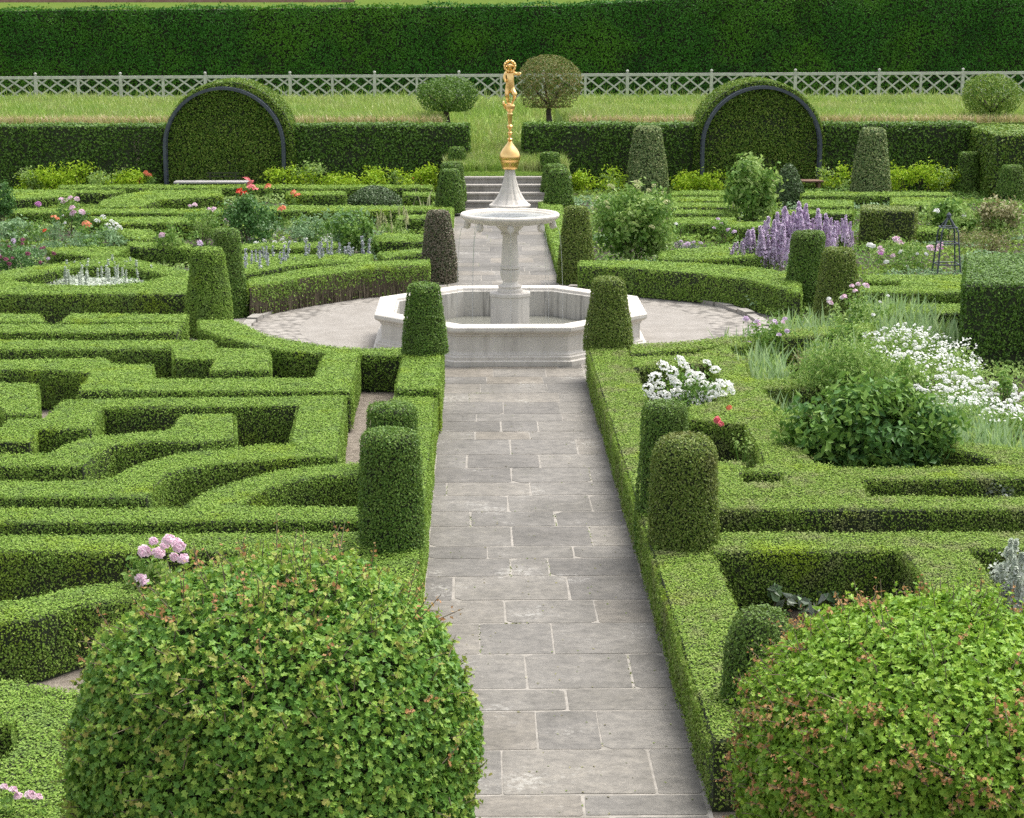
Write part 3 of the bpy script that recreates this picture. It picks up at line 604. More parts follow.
hedge([(836, 285.5), (968, 285.5), (968, 291.5), (830, 291.5)], 'dark faced hedge below the iron obelisk', H=.5, group=GB)
hedge([(866, 274.5), (968, 274), (968, 285), (903, 285), (900, 280), (866, 279.5)], 'bright hedge on which the obelisk seems to stand', H=.48, group=GB)
hedge([(858, 305), (968, 303), (968, 311), (858, 315)], 'bright hedge strip among iris leaves left of the big dark block', H=.45, group=GB)
# clipped blocks
hedge([(968, 254), (1070, 254), (1070, 283), (966, 283)], 'big square dark hedge block with fresh bright top at right edge', H=1.48, mat='hornbeam', name='hedge_block', group=None, rough=2.5, leaf=.045)
hedge([(863, 204.5), (917, 206), (914, 210.5), (862, 209.5)], 'square clipped brownish block in the far parterre', H=.95, mat='box_olive', name='hedge_block')
# hornbeam hedge in front of the bank
Yh = 59.3
def X(px, Y=Yh, y=150): return GD(px, y, Y)[0]
hedge(None, 'dark clipped hedge below the grass bank, left of the left arbour', H=2.03, world=lat(-24, X(163), Yh, Yh + .95), mat='hornbeam', name='clipped_hedge', group='clipped hedges along the bank', cov=1.4, leaf=.08, rough=2.5)
hedge(None, 'dark clipped hedge below the grass bank, between left arbour and grass slope', H=2.03, world=lat(X(290), X(468), Yh, Yh + .95), mat='hornbeam', name='clipped_hedge', group='clipped hedges along the bank', cov=1.4, leaf=.08, rough=2.5)
hedge(None, 'dark clipped hedge below the grass bank, between grass slope and right arbour', H=2.03, world=lat(X(525), X(695), Yh, Yh + .95), mat='hornbeam', name='clipped_hedge', group='clipped hedges along the bank', cov=1.4, leaf=.08, rough=2.5)
hedge(None, 'dark clipped hedge below the grass bank, right of the right arbour', H=2.03, world=lat(X(824), X(976), Yh, Yh + .95), mat='hornbeam', name='clipped_hedge', group='clipped hedges along the bank', cov=1.4, leaf=.08, rough=2.5)
hedge(None, 'clipped hedge stepping forward at far right below tan grass', H=1.95, world=lat(X(1000, 56), 24, 56.2, 60.2), mat='arbour', name='clipped_hedge', group='clipped hedges along the bank', cov=1.4, leaf=.075, rough=2.5)
for i, h in enumerate(HEDGES): build_hedge(i, h)

# great yew hedge on the terrace above
def yew():
    x0, x1, y0, y1, z0 = -27, 30, 73.6, 76.2, 2.0
    top = lambda x: 5.31 + .17 * np.clip((x + 17) / 19, 0, 1) + .35 * np.clip((x - 3) / 6, 0, 1)
    g = Geo(); xs = np.linspace(x0, x1, 60); V = []
    for x in xs: V += [(x, y0 + .16, z0), (x, y0 + .16, top(x) - .08), (x, y1, top(x) - .08), (x, y1, z0)]
    F = [(4 * i + a, 4 * i + 4 + a, 4 * i + 5 + a, 4 * i + 1 + a) for i in range(59) for a in (0, 1, 2)]
    g.add(V, np.array(F), 0)
    n = 115000; P = np.c_[rng.uniform(x0, x1, n), np.full(n, y0), z0 + 3.9 * rng.random(n)]; P = P[P[:, 2] < top(P[:, 0])]
    # shallow vertical folds of separately grown plants
    f = .08 * np.sin(P[:, 0] * 1.9 + .6 * np.sin(P[:, 0] * .7)) + .06 * nz(P, 1.6, 2) + .05 * nz(P, 4.5, 5)
    P[:, 1] -= f + rng.uniform(0, .05, len(P)); leaves(g, P, np.tile([0, -1, .25], (len(P), 1)), .09, 'tri', .8, 1)
    n = 12000; P = np.c_[rng.uniform(x0, x1, n), rng.uniform(y0 - .1, y1, n), np.zeros(n)]; P[:, 2] = top(P[:, 0]) - .05 + .10 * nz(P * np.array([1, .3, 0]), 2.5, 4) + rng.exponential(.03, n); leaves(g, P, np.tile([0, 0, 1.], (n, 1)), .1, 'tri', .8, 1)
    tag(g.build('yew_hedge', [M['core'], M['yew']], origin=(0, 74, 2)), 'very tall dark green yew hedge behind the white lattice fence', 'hedge')
yew()
g = Geo(); box(g, (-38, 150, 4.9), (-9, 150.4, 6.3)); tag(g.build('garden_wall', [M['brick']], origin=(-23, 150, 4.9)), 'low pinkish brick wall far beyond the yew hedge', 'wall')
# ------------------------------------------------------------------ fountain
def zf(y, Y=33.5): return GD(511, y, Y)[2]
RP = lambda p: p / (FPX / 33.75)
ft = thing('fountain', 'pale stone octagonal fountain with raised bowl and gilded statue on top', 'fountain', tuple(FC))
O8 = math.pi / 8; c8 = 1 / math.cos(O8)
def oct_(prof): return [(r * c8, z) for r, z in prof]
g = Geo()
lathe(g, FC, oct_([(2.33, -.01), (2.33, .085), (2.29, .10), (2.29, .15), (2.245, .165), (2.245, .185), (2.20, .205), (2.19, .23), (2.19, .475), (2.215, .495), (2.215, .515), (2.25, .535), (2.29, .56), (2.305, .585), (2.305, .635), (2.29, .65), (2.01, .655), (1.995, .64), (1.985, .60)]), 8, 0, O8)
g.build('basin', [M['marble']], ft)
g = Geo(); lathe(g, FC, oct_([(1.985, .602), (1.95, .59), (1.95, .06), (.2, .06)]), 8, 0, O8); g.build('basin_lining', [M['marble_in']], ft)
g = Geo(); lathe(g, FC, oct_([(1.945, .14), (.36, .14)]), 8, 0, O8); g.build('water', [M['water']], ft)
zp = zf(292)
g = Geo(); lathe(g, FC, oct_([(.36, .07), (.36, .12), (.335, .14), (.335, zp - .06), (.35, zp - .05), (.35, zp), (.20, zp + .004)]), 8, 0, O8); g.build('pedestal', [M['marble']], ft)
ZT = zf(213)
g = Geo()
pr = [(RP(12.5), zp), (RP(12.5), zp + .05), (RP(11), zp + .07), (RP(12), zp + .11), (RP(8), zf(284)), (RP(7), zf(281.5)), (RP(8.6), zf(278)), (RP(9.8), zf(273)), (RP(10), zf(270)), (RP(8.6), zf(268.6)), (RP(10.5), zf(268)), (RP(10.5), zf(266)), (RP(8.8), zf(265)), (RP(8.4), zf(255)), (RP(7.4), zf(240)), (RP(7.2), zf(235.5)), (RP(9), zf(234.5)), (RP(9), zf(233)), (RP(8), zf(232)), (RP(13), zf(227)), (RP(16), zf(224))]
lathe(g, FC, pr, 24); g.build('baluster', [M['marble']], ft)
g = Geo(); zb = zf(226)
lathe(g, FC, [(.10, zb + .02), (.24, zb + .05), (.42, zb + .10), (.64, ZT - .155), (.755, ZT - .135), (.765, ZT - .11), (.775, ZT - .105), (.80, ZT - .10), (.815, ZT - .085), (.83, ZT - .075), (.855, ZT - .045), (.855, ZT - .02), (.84, ZT), (.79, ZT + .006), (.765, ZT - .004), (.74, ZT - .03), (.60, ZT - .075), (.30, ZT - .09), (.05, ZT - .09)], 48)
g.build('bowl', [M['marble']], ft, smooth=False)
g = Geo(); lathe(g, FC, [(.735, ZT - .036), (.02, ZT - .036)], 40); g.build('bowl_water', [M['water']], ft)
# carved spout masks under the bowl rim
for i in range(8):
    a_ = math.pi / 8 * (2 * i) - math.pi / 2; p = FC + np.array([.735 * math.cos(a_), .735 * math.sin(a_), ZT - .20]); g = Geo()
    lathe(g, p, [(.005, -.075), (.04, -.06), (.06, -.02), (.062, .02), (.05, .06), (.02, .08)], 10)
    lathe(g, p + np.array([.05 * math.cos(a_), .05 * math.sin(a_), -.03]), [(.003, -.03), (.022, -.015), (.022, .012), (.003, .025)], 8)
    g.build('spout_mask', [M['marble']], ft)
    p2 = p + np.array([.085 * math.cos(a_), .085 * math.sin(a_), -.04]); g = Geo()
    tube(g, [p2 + np.array([.10 * math.cos(a_), .10 * math.sin(a_), 0]) * (1 - (1 - t) ** 2) - np.array([0, 0, (p2[2] - .14) * t * (.15 + .85 * t) / 1.0]) for t in np.linspace(0, 1, 10)], .0032, 5)
    g.build('water_thread', [M['thread']], ft)
g = Geo(); k = 40; prof = [(RP(20.5), zf(206)), (RP(20.5), zf(204.5)), (RP(18.5), zf(203.2)), (RP(14.5), zf(199)), (RP(11), zf(193)), (RP(8.6), zf(187)), (RP(6.6), zf(180)), (RP(5.4), zf(174)), (RP(4.8), zf(169.5)), (RP(2), zf(169))]
V = []
for i, (r, z) in enumerate(prof):
    for j in range(k):
        a_ = 2 * np.pi * j / k; rr_ = r * (1 - (.09 if j % 4 == 0 and 2 <= i <= 8 else 0)); V.append(FC + np.array([rr_ * math.cos(a_), rr_ * math.sin(a_), z]))
g.add(V, np.array([(i * k + j, i * k + (j + 1) % k, (i + 1) * k + (j + 1) % k, (i + 1) * k + j) for i in range(len(prof) - 1) for j in range(k)]))
g.build('fluted_cone', [M['marble']], ft)
g = Geo(); lathe(g, FC, [(RP(4.5), zf(169.5)), (RP(7.8), zf(168.5)), (RP(8.2), zf(166.5)), (RP(9.4), zf(163)), (RP(9.6), zf(160.6)), (RP(10.3), zf(159.8)), (RP(10.4), zf(156)), (RP(9.2), zf(152.3)), (RP(7.2), zf(149)), (RP(4.8), zf(146)), (RP(2.6), zf(143)), (RP(1.6), zf(140.5)), (RP(.3), zf(140))], 32)
g.build('gilded_globe', [M['gold']], ft, smooth=True)
g = Geo(); pr = [(RP(1.6), zf(141)), (RP(2.8), zf(140)), (RP(2.8), zf(139)), (RP(1.5), zf(138)), (RP(1.4), zf(135)), (RP(2.5), zf(134)), (RP(2.5), zf(132.8)), (RP(1.5), zf(131.5)), (RP(1.5), zf(129)), (RP(3), zf(127.5)), (RP(3), zf(126)), (RP(1.7), zf(124.5)), (RP(2.1), zf(119)), (RP(2.9), zf(114)), (RP(2.1), zf(112.5)), (RP(4.8), zf(109)), (RP(5), zf(106)), (RP(4), zf(104)), (RP(1), zf(103.2))]
lathe(g, FC, pr, 20); g.build('gilded_stem', [M['gold']], ft, smooth=False)
def skin_mesh(name, verts, edges, radii, mat, parent, root=0, sub=2):
    me = bpy.data.meshes.new(name + '_rig'); me.from_pydata([tuple(v) for v in verts], edges, []); o = bpy.data.objects.new(name + '_rig', me); COL.objects.link(o)
    o.modifiers.new('s', 'SKIN'); me.skin_vertices.new() if not me.skin_vertices else None
    for i, r in enumerate(radii): me.skin_vertices[0].data[i].radius = (r, r); me.skin_vertices[0].data[i].use_root = (i == root)
    m = o.modifiers.new('u', 'SUBSURF'); m.levels = sub; m.render_levels = sub
    dg = bpy.context.evaluated_depsgraph_get(); m2 = bpy.data.meshes.new_from_object(o.evaluated_get(dg)); m2.name = name
    bpy.data.objects.remove(o); m2.materials.clear(); m2.materials.append(mat)
    for p in m2.polygons: p.use_smooth = True
    r = bpy.data.objects.new(name, m2); COL.objects.link(r); r.parent = parent; r.location = (0, 0, 0); return r
# the gilded boy: stands on his straight leg, other knee raised, one arm out, wreathed head
def SP(dx, y, dy=0): return np.array([RP(dx), dy, zf(y)])     # px from the axis, photo row, metres towards viewer negative
H_ = [SP(0, 88), SP(.3, 82), SP(0, 76.5), SP(-.3, 72.3), SP(-.2, 69.5), SP(0, 66.5),             # 0 pelvis..5 head centre
      SP(-3.6, 73.2), SP(-5.6, 77, -.02), SP(-4.2, 82, -.07),                                   # 6-8 right arm, hand to the hip
      SP(3.4, 73), SP(7.4, 74, -.03), SP(11, 73.2, -.08),                                       # 9-11 left arm stretched out
      SP(-2.4, 90), SP(-3.2, 95, -.04), SP(-1.8, 100.5, .0), SP(-1.5, 103.6, -.0), SP(-2.2, 104, -.07),  # 12-16 standing leg
      SP(2.4, 90), SP(5.2, 94.5, -.10), SP(4.2, 99.5, .06), SP(2.5, 102, .12), SP(2.9, 103, .05), SP(0, 63.6)]
E_ = [(0, 1), (1, 2), (2, 3), (3, 4), (4, 5), (2, 6), (6, 7), (7, 8), (2, 9), (9, 10), (10, 11), (0, 12), (12, 13), (13, 14), (14, 15), (15, 16), (0, 17), (17, 18), (18, 19), (19, 20), (20, 21), (5, 22)]
R_ = [.068, .062, .062, .035, .032, .062, .034, .027, .022, .034, .026, .022, .052, .042, .028, .024, .02, .052, .042, .028, .022, .02, .05]
stt = skin_mesh('gilded_statue', H_, E_, R_, M['gold'], ft); stt.location = (0, 0, 0)
g = Geo(); hc = FC + H_[5]; tube(g, [hc + np.array([.088 * math.cos(t), -.028, .088 * math.sin(t) + .004]) for t in np.linspace(0, 2 * np.pi, 21)], .022, 8, cap=False)
for t in np.linspace(0, 2 * np.pi, 14, endpoint=False): lathe(g, hc + np.array([.09 * math.cos(t), -.04, .09 * math.sin(t) + .004]), [(.002, -.02), (.018, -.01), (.018, .01), (.002, .02)], 6)
# brow, nose, mouth, ears
for dx, dz, r in ((-.022, .012, .011), (.022, .012, .011), (0, -.004, .013), (0, -.028, .012), (-.06, 0, .014), (.06, 0, .014)):
    lathe(g, hc + np.array([dx, -.058 if abs(dx) < .05 else -.01, dz]), [(.001, -r), (r * .8, -r * .5), (r, 0), (r * .8, r * .5), (.001, r)], 8)
g.build('statue_head', [M['gold']], ft, smooth=True)
g = Geo()       # wing-like drapery behind the foot
tube(g, [FC + SP(-6.6, 101), FC + SP(-6, 104), FC + SP(-4.5, 108, .02), FC + SP(-2.5, 110, .02)], [.012, .026, .022, .01], 8); g.build('gilded_drapery', [M['gold']], ft, smooth=True)

# ------------------------------------------------------------------ topiary
def topiary(label, xc, yt, yb, wt, wb, zb=0.0, mat='box_top', lean=0.0, round_=.0, bulge=.02, group='clipped box topiary', ytrue=None, name='topiary_bush', cov=1.6, leaf=None, rough=1.0):
    b = G(xc, yb, zb); Y = b[1]; pm = FPX / Y; rb, rt = wb / pm, wt / pm; Y += rb * .8; b = GD(xc, yb, Y); b[2] = zb
    b[0] = GD(xc, yb, Y)[0]; H = GD(xc, yt, Y + .0)[2] - zb - .6 * rt * (CAMZ - 1) / Y * 1.0
    prof = []
    for t in 1 - (1 - np.linspace(0, 1, 26)) ** 1.5:
        r = rb + (rt - rb) * t ** 1.25 + bulge * rb * math.sin(math.pi * min(1, t * 1.6))
        e = .07 + .75 * round_
        if t > 1 - e: u = (t - 1 + e) / e; r *= math.sqrt(max(0, 1 - u ** 2 * (.30 + .70 * min(1, round_ * 1.6))))
        prof.append((r, t * H))
    prof.append((prof[-1][0] * .5, H + .004)); prof.append((.003, H + .006))
    pr = np.array(prof); g = Geo(); k = 20
    ax = lambda z: np.array([lean * z, 0, 0])
    V = []
    for r, z in pr:
        for j in range(k):
            a_ = 2 * np.pi * j / k; V.append(b + ax(z) + np.array([max(.002, r - .03) * math.cos(a_), max(.002, r - .03) * math.sin(a_), z - .02]))
    g.add(V, np.array([(i * k + j, i * k + (j + 1) % k, (i + 1) * k + (j + 1) % k, (i + 1) * k + j) for i in range(len(pr) - 1) for j in range(k)]), 0)
    s = leaf or max(.0245, .001 * Y); shp, fa = ('kite', .36) if Y < 26 else ('tri', .30)
    seg = np.diff(pr, axis=0); L = np.hypot(seg[:, 0], seg[:, 1]); ar = np.pi * (pr[:-1, 0] + pr[1:, 0]) * L
    m = int(ar.sum() * cov / (fa * s * s)); i = rng.choice(len(ar), m, p=ar / ar.sum()); u = rng.random(m)
    r = pr[i, 0] + seg[i, 0] * u; z = pr[i, 1] + seg[i, 1] * u; a_ = rng.uniform(0, 2 * np.pi, m)
    nr = seg[i, 1] / L[i]; nzv = -seg[i, 0] / L[i]; N = np.stack([np.cos(a_) * nr, np.sin(a_) * nr, nzv], 1)
    front = (N[:, 1] < .35) | (rng.random(m) < .35)
    P = b + np.stack([r * np.cos(a_) + lean * z, r * np.sin(a_), z], 1); P += N * ((.016 * nz(P, 3.5, xc) + rng.normal(0, .010, m)) * rough)[:, None]
    leaves(g, P[front], N[front] + [0, 0, .15], s, shp, .75, 1)
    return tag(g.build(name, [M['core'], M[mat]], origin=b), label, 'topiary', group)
topiary('large dark flat topped topiary on the left path hedge, nearest on that side', 392, 427, 553, 29, 33, .53)
topiary('topiary half hidden behind the large dark one left of path', 393, 402, 478, 24, 27, .53)
topiary('cone topiary on hedge end just left of the fountain basin', 425, 283, 356, 15.5, 23, .64, 'box_top')
topiary('half dead brown topiary at far left of the court beside the path', 439, 210, 284, 11, 19, 0, 'box_brown')
topiary('smooth green cone topiary far left of path, behind the brown one', 450, 169, 213, 8.5, 15, .1)
topiary('topiary peeping out just behind the smooth cone left of path', 452, 162, 205, 10.5, 14, .1)
topiary('slender topiary left of the stone steps, last in the left row', 457, 147, 196, 8, 10, 0)
topiary('round greyish clipped bush left of the steps behind the topiary row', 437, 154, 192, 11, 14, 0, 'box_olive', round_=1)
topiary('large round topped topiary on the right path hedge, nearest on that side', 683, 433, 551, 32, 35.5, .55, 'box_olive', round_=.18, bulge=.03)
topiary('dark topiary half hidden behind the round topped one right of path', 663, 400, 556, 23, 29, .1, 'box_top')
topiary('cone topiary on hedge end just right of the fountain basin', 608, 277, 353, 15.5, 24.5, .5, 'box_olive')
topiary('cone topiary at far right of the court beside the path', 576, 206, 285, 11.5, 19, 0, 'box_olive')
topiary('smooth blue green cone topiary right of path behind the fountain bowl', 559, 169, 214, 9.5, 16, 0)
topiary('topiary peeping out just behind the blue green cone right of path', 555, 164, 206, 11, 15, 0)
topiary('slender topiary right of the stone steps, last in the right row', 550, 152, 198, 9.5, 12, 0)
topiary('rounded brownish clipped bush right of the steps, behind the topiary row', 536, 159, 194, 9, 12, 0, 'box_olive', round_=1)
topiary('low round topped clipped bush against right path hedge beside the reddish bush', 757, 606, 776, 37, 42, 0, 'box_top', round_=.32)
topiary('broad cone topiary left of the court, front one of the left pair', 210, 247, 338, 16, 24, 0, 'box', bulge=.03)
topiary('slim topiary left of the court, back one of the left pair', 234, 229, 318, 12, 15, 0, 'box_top', lean=-.06)
topiary('broad cone topiary right of the court, front one of the right pair', 836, 247, 336, 15, 25, 0, 'box_olive', bulge=.02)
topiary('slim leaning topiary right of the court, back one of the right pair', 800, 231, 312, 16, 18, 0, 'box_top', lean=.08)
topiary('tall mottled topiary cone in front of bank hedge, behind big green shrub', 647, 126, 197, 13, 22, 0, 'box_grey')
topiary('tall mottled topiary cone above the square clipped block at right', 870, 128, 203, 12, 21, 0, 'box_grey')
topiary('small dark topiary right of the tall mottled cone, against the bank hedge', 967, 152, 196, 9, 13, 0)
topiary('small broad topiary at far right edge in front of bank hedge', 1010, 165, 208, 10, 17, 0)
topiary('low wide green clipped dome in the far left parterre', 375, 185, 207, 20, 28, 0, 'box_dark', round_=1)
topiary('clipped dome half hidden behind the bushy leafy shrub at right', 788, 163, 208, 12, 17, 0, 'box_dark', round_=1)

# ------------------------------------------------------------------ fence, arbours, benches, trees
YF = 71.4
fc = thing('lattice_fence', 'long grey white lattice fence along the top of the grass bank', 'fence', (1.3, YF, 2.1))
pitch = 41.6 / (FPX / YF) * 1.0; x0f = GD(36, 90, YF)[0]; i0, i1 = -9, 35
zt0 = lambda x: 3.01 + .0042 * x
for i in range(i0, i1):
    x = x0f + i * pitch; z1 = zt0(x); g = Geo(); w = .11 if i % 2 == 0 else .085
    box(g, (x - w / 2, YF - .05, 1.95), (x + w / 2, YF + .05, z1 + (.035 if i % 2 == 0 else -.06))); po = g.build('post', [M['wood']], fc)
    if i % 2 == 0:
        g = Geo(); lathe(g, (x, YF, z1 + .035), [(.03, 0), (.025, .02), (.05, .05), (.055, .075), (.04, .105), (.004, .12)], 10); g.build('finial', [M['wood']], po, origin=np.array(fc.location)).location = np.array((0., 0, 0))
    if i < i1 - 1:
        xa, xb = x + w / 2, x + pitch - .04; za, zc = 2.06, z1 - .075; g = Geo(); d = .058
        bx = (xb - xa); hgt = zc - za
        for s in (-1, 1):
            for u in (-.54, -.16, .22, .60):      # crossing laths, clipped to the bay
                p0, p1 = np.array([u, 0.]), np.array([u + .8, 1.])
                t0, t1 = max(0, (0 - u) / .8), min(1, (1 - u) / .8)
                if t1 - t0 < .12: continue
                a_ = p0 + (p1 - p0) * t0; b_ = p0 + (p1 - p0) * t1
                fx = (lambda q: xa + bx * q) if s > 0 else (lambda q: xb - bx * q)
                bar(g, (fx(a_[0]), YF + .012 * s, za + hgt * a_[1]), (fx(b_[0]), YF + .012 * s, za + hgt * b_[1]), d, .018)
        g.build('lattice', [M['wood']], fc)
g = Geo(); xa, xb = x0f + i0 * pitch, x0f + (i1 - 1) * pitch; bar(g, (xa, YF - .002, zt0(xa) - .03), (xb, YF - .002, zt0(xb) - .03), .10, .08); g.build('top_rail', [M['wood']], fc)

def arbour(px0, px1, pyt, label_h, label_a, gx):
    Y = 59.0; xl, xr = GD(px0, 150, Y)[0], GD(px1, 150, Y)[0]; xc, R = (xl + xr) / 2, (xr - xl) / 2; zt = GD((px0 + px1) / 2, pyt, Y)[2]; zs = zt - R * .98
    # clipped arch of hornbeam: vertical front, barrel back
    g = Geo(); ro = R + .16; k = 28; Ya, Yb = Y + .12, Y + 2.1; ofs = gx
    pts = [(xc + ofs - ro, 0)] + [(xc + ofs - ro * math.cos(t), zs + ro * math.sin(t) * .98) for t in np.linspace(0, math.pi, k)] + [(xc + ofs + ro, 0)]
    n = len(pts); V = [(x, Ya, z) for x, z in pts] + [(x, Yb, z) for x, z in pts]
    g.add(V, [np.array([list(range(n))]), np.array([list(range(n, 2 * n))[::-1]]), np.array([(i, n + i, n + i + 1, i + 1) for i in range(n - 1)])], 0)
    A = np.array(pts); m = 15000; P = np.c_[rng.uniform(xc + ofs - ro, xc + ofs + ro, m), np.full(m, Ya), rng.uniform(0, zs + ro, m)]
    k_ = pip(P[:, [0, 2]], [tuple(p) for p in pts]); P = P[k_]; P[:, 1] -= rng.uniform(0, .08, len(P)) + .05 * nz(P, 3, px0); leaves(g, P, np.tile([0, -1, .3], (len(P), 1)), .075, 'fold', .8, 1)
    seg = np.diff(A, axis=0); L = np.hypot(seg[:, 0], seg[:, 1]); m = 9000; i = rng.choice(len(L), m, p=L / L.sum()); u = rng.random(m)[:, None]; q = A[i] + seg[i] * u
    nn = np.stack([-seg[i, 1], 0 * L[i], seg[i, 0]], 1) / L[i][:, None]; P = np.c_[q[:, 0], rng.uniform(Ya - .05, Yb, m), q[:, 1]] + nn * rng.uniform(0, .06, m)[:, None]
    leaves(g, P, nn, .075, 'fold', .8, 1)
    tag(g.build('arbour_hedge', [M['core'], M['arbour']], origin=(xc, Y, 0)), label_h, 'arbour', 'clipped arbour hedges')
    t_ = thing('metal_arch', label_a, 'arch', (xc, Y - .1, 0), 'dark metal arbour arches')
    for s in (-1, 1):
        g = Geo(); box(g, (xc + s * R - .045, Y - .30, 0), (xc + s * R + .045, Y - .22, zs)); box(g, (xc + s * R - .045, Y + .02, 0), (xc + s * R + .045, Y + .09, zs))
        for z in np.arange(.2, zs, .3): box(g, (xc + s * R - .03, Y - .221, z), (xc + s * R + .03, Y + .021, z + .05))
        g.build('post', [M['iron']], t_)
    g = Geo()
    for dy0, dy1 in ((-.30, -.22), (.02, .09)):
        m = 26; V = []
        for t in np.linspace(0, math.pi, m):
            for rr_ in (R - .045, R + .045):
                for yy_ in (Y + dy0, Y + dy1): V.append((xc - rr_ * math.cos(t), yy_, zs + rr_ * math.sin(t) * .98 + .002))
        F = []
        for i in range(m - 1):
            o = i * 4
            for a_, b_ in ((0, 1), (1, 3), (3, 2), (2, 0)): F.append((o + a_, o + b_, o + 4 + b_, o + 4 + a_))
        g.add(V, np.array(F))
    for t in np.linspace(.1, math.pi - .1, 17):
        p = np.array([xc - R * math.cos(t), 0, zs + R * math.sin(t) * .98]); bar(g, p + [0, Y - .23, 0], p + [0, Y + .03, 0], .05, .03, up=(0, 0, 1) if abs(math.cos(t)) > .3 else (1, 0, 0))
    g.build('arch_band', [M['iron']], t_)
    return xc, R, Y
arbour(166, 284, 88, 'arched green arbour hedge above the pale bench at left', 'dark blue grey metal arch framing the left arbour, with pale bench', .12)
arbour(702, 819, 87, 'arched green arbour hedge behind the bushy leafy shrub at right', 'dark blue grey metal arch framing the right arbour, behind leafy shrub', -.02)
def bench(px0, px1, label, mat):
    Y = 58.0; xa, xb = GD(px0, 186, Y)[0], GD(px1, 186, Y)[0]; t_ = thing('garden_bench', label, 'bench', ((xa + xb) / 2, Y, 0), 'benches in the arbours')
    g = Geo()
    for i in range(4): box(g, (xa, Y - .27 + i * .14, .43), (xb, Y - .14 + i * .14, .47))
    g.build('seat', [M[mat]], t_)
    g = Geo()
    if mat == 'benchw':
        for z in (.56, .66): box(g, (xa + .9, Y + .30, z), (xb - .35, Y + .33, z + .04))
        for x in (xa + 1.0, xb - .45): box(g, (x - .02, Y + .265, .40), (x + .02, Y + .298, .70))
        g.build('backrest', [M['core']], t_)
    for x in (xa + .12, xb - .12):
        for dy in (-.2, .2): g = Geo(); box(g, (x - .035, Y + dy - .035, 0), (x + .035, Y + dy + .035, .428)); g.build('leg', [M[mat]], t_)
bench(175, 250, 'pale bleached wooden bench under the left arbour arch', 'benchw')
bench(752, 822, 'low brown bench under right arbour, mostly hidden by the shrub', 'terracotta')

def lollipop(label, xc, yt, yb, wx, yground, Y, mat, tipmat=None):
    z0 = 1.98; b = GD(xc, yground, Y); pm = FPX / Y; c = GD(xc, (yt + yb) / 2, Y); r = np.array([wx / pm, wx / pm, (yb - yt) / 2 / pm])
    t_ = thing('lollipop_tree', label, 'tree', (b[0], Y, z0), 'clipped mophead trees on the bank')
    g = Geo(); tube(g, [(b[0] + .02, Y, z0 - .1), (b[0] - .02, Y, z0 + .3), (b[0] + .03, Y + .02, c[2] - r[2] * .75)], [.10, .08, .07], 8)
    for i in range(7):
        a_ = i * .9; tube(g, [(b[0] + .03, Y + .02, c[2] - r[2] * .8), c + np.array([math.cos(a_) * r[0] * .35, math.sin(a_) * r[1] * .35, -.35 * r[2]]), c + np.array([math.cos(a_) * r[0] * .75, math.sin(a_) * r[1] * .7, .1 * r[2]])], [.05, .035, .015], 5)
    g.build('trunk', [M['bark']], t_)
    g = Geo(); n = 5200; P, N = ell(c, r, n, .66); f = 1 + .12 * nz(P, 4, xc); P = c + (P - c) * f[:, None]; P[:, 2] = np.maximum(P[:, 2], c[2] - r[2] * .8)
    leaves(g, P, N + [0, 0, .3], .075, 'fold', .9, 0)
    if tipmat: P, N = ell(c, r * 1.03, 1500, .97, .1); leaves(g, P, N + [0, 0, .4], .06, 'fold', .9, 1)
    g.build('crown', [M[mat], M[tipmat or mat]], t_)
lollipop('mophead tree with thin trunk on bank left of the gilded statue', 447, 77, 114, 30, 126, 61.6, 'hornbeam')
lollipop('bronze tipped mophead tree on bank right of the gilded statue', 549, 56, 112, 32, 124, 61.6, 'bronze', 'bronze')
lollipop('mophead tree on bank at far right end', 991, 73, 117, 30, 124, 61.6, 'arbour')
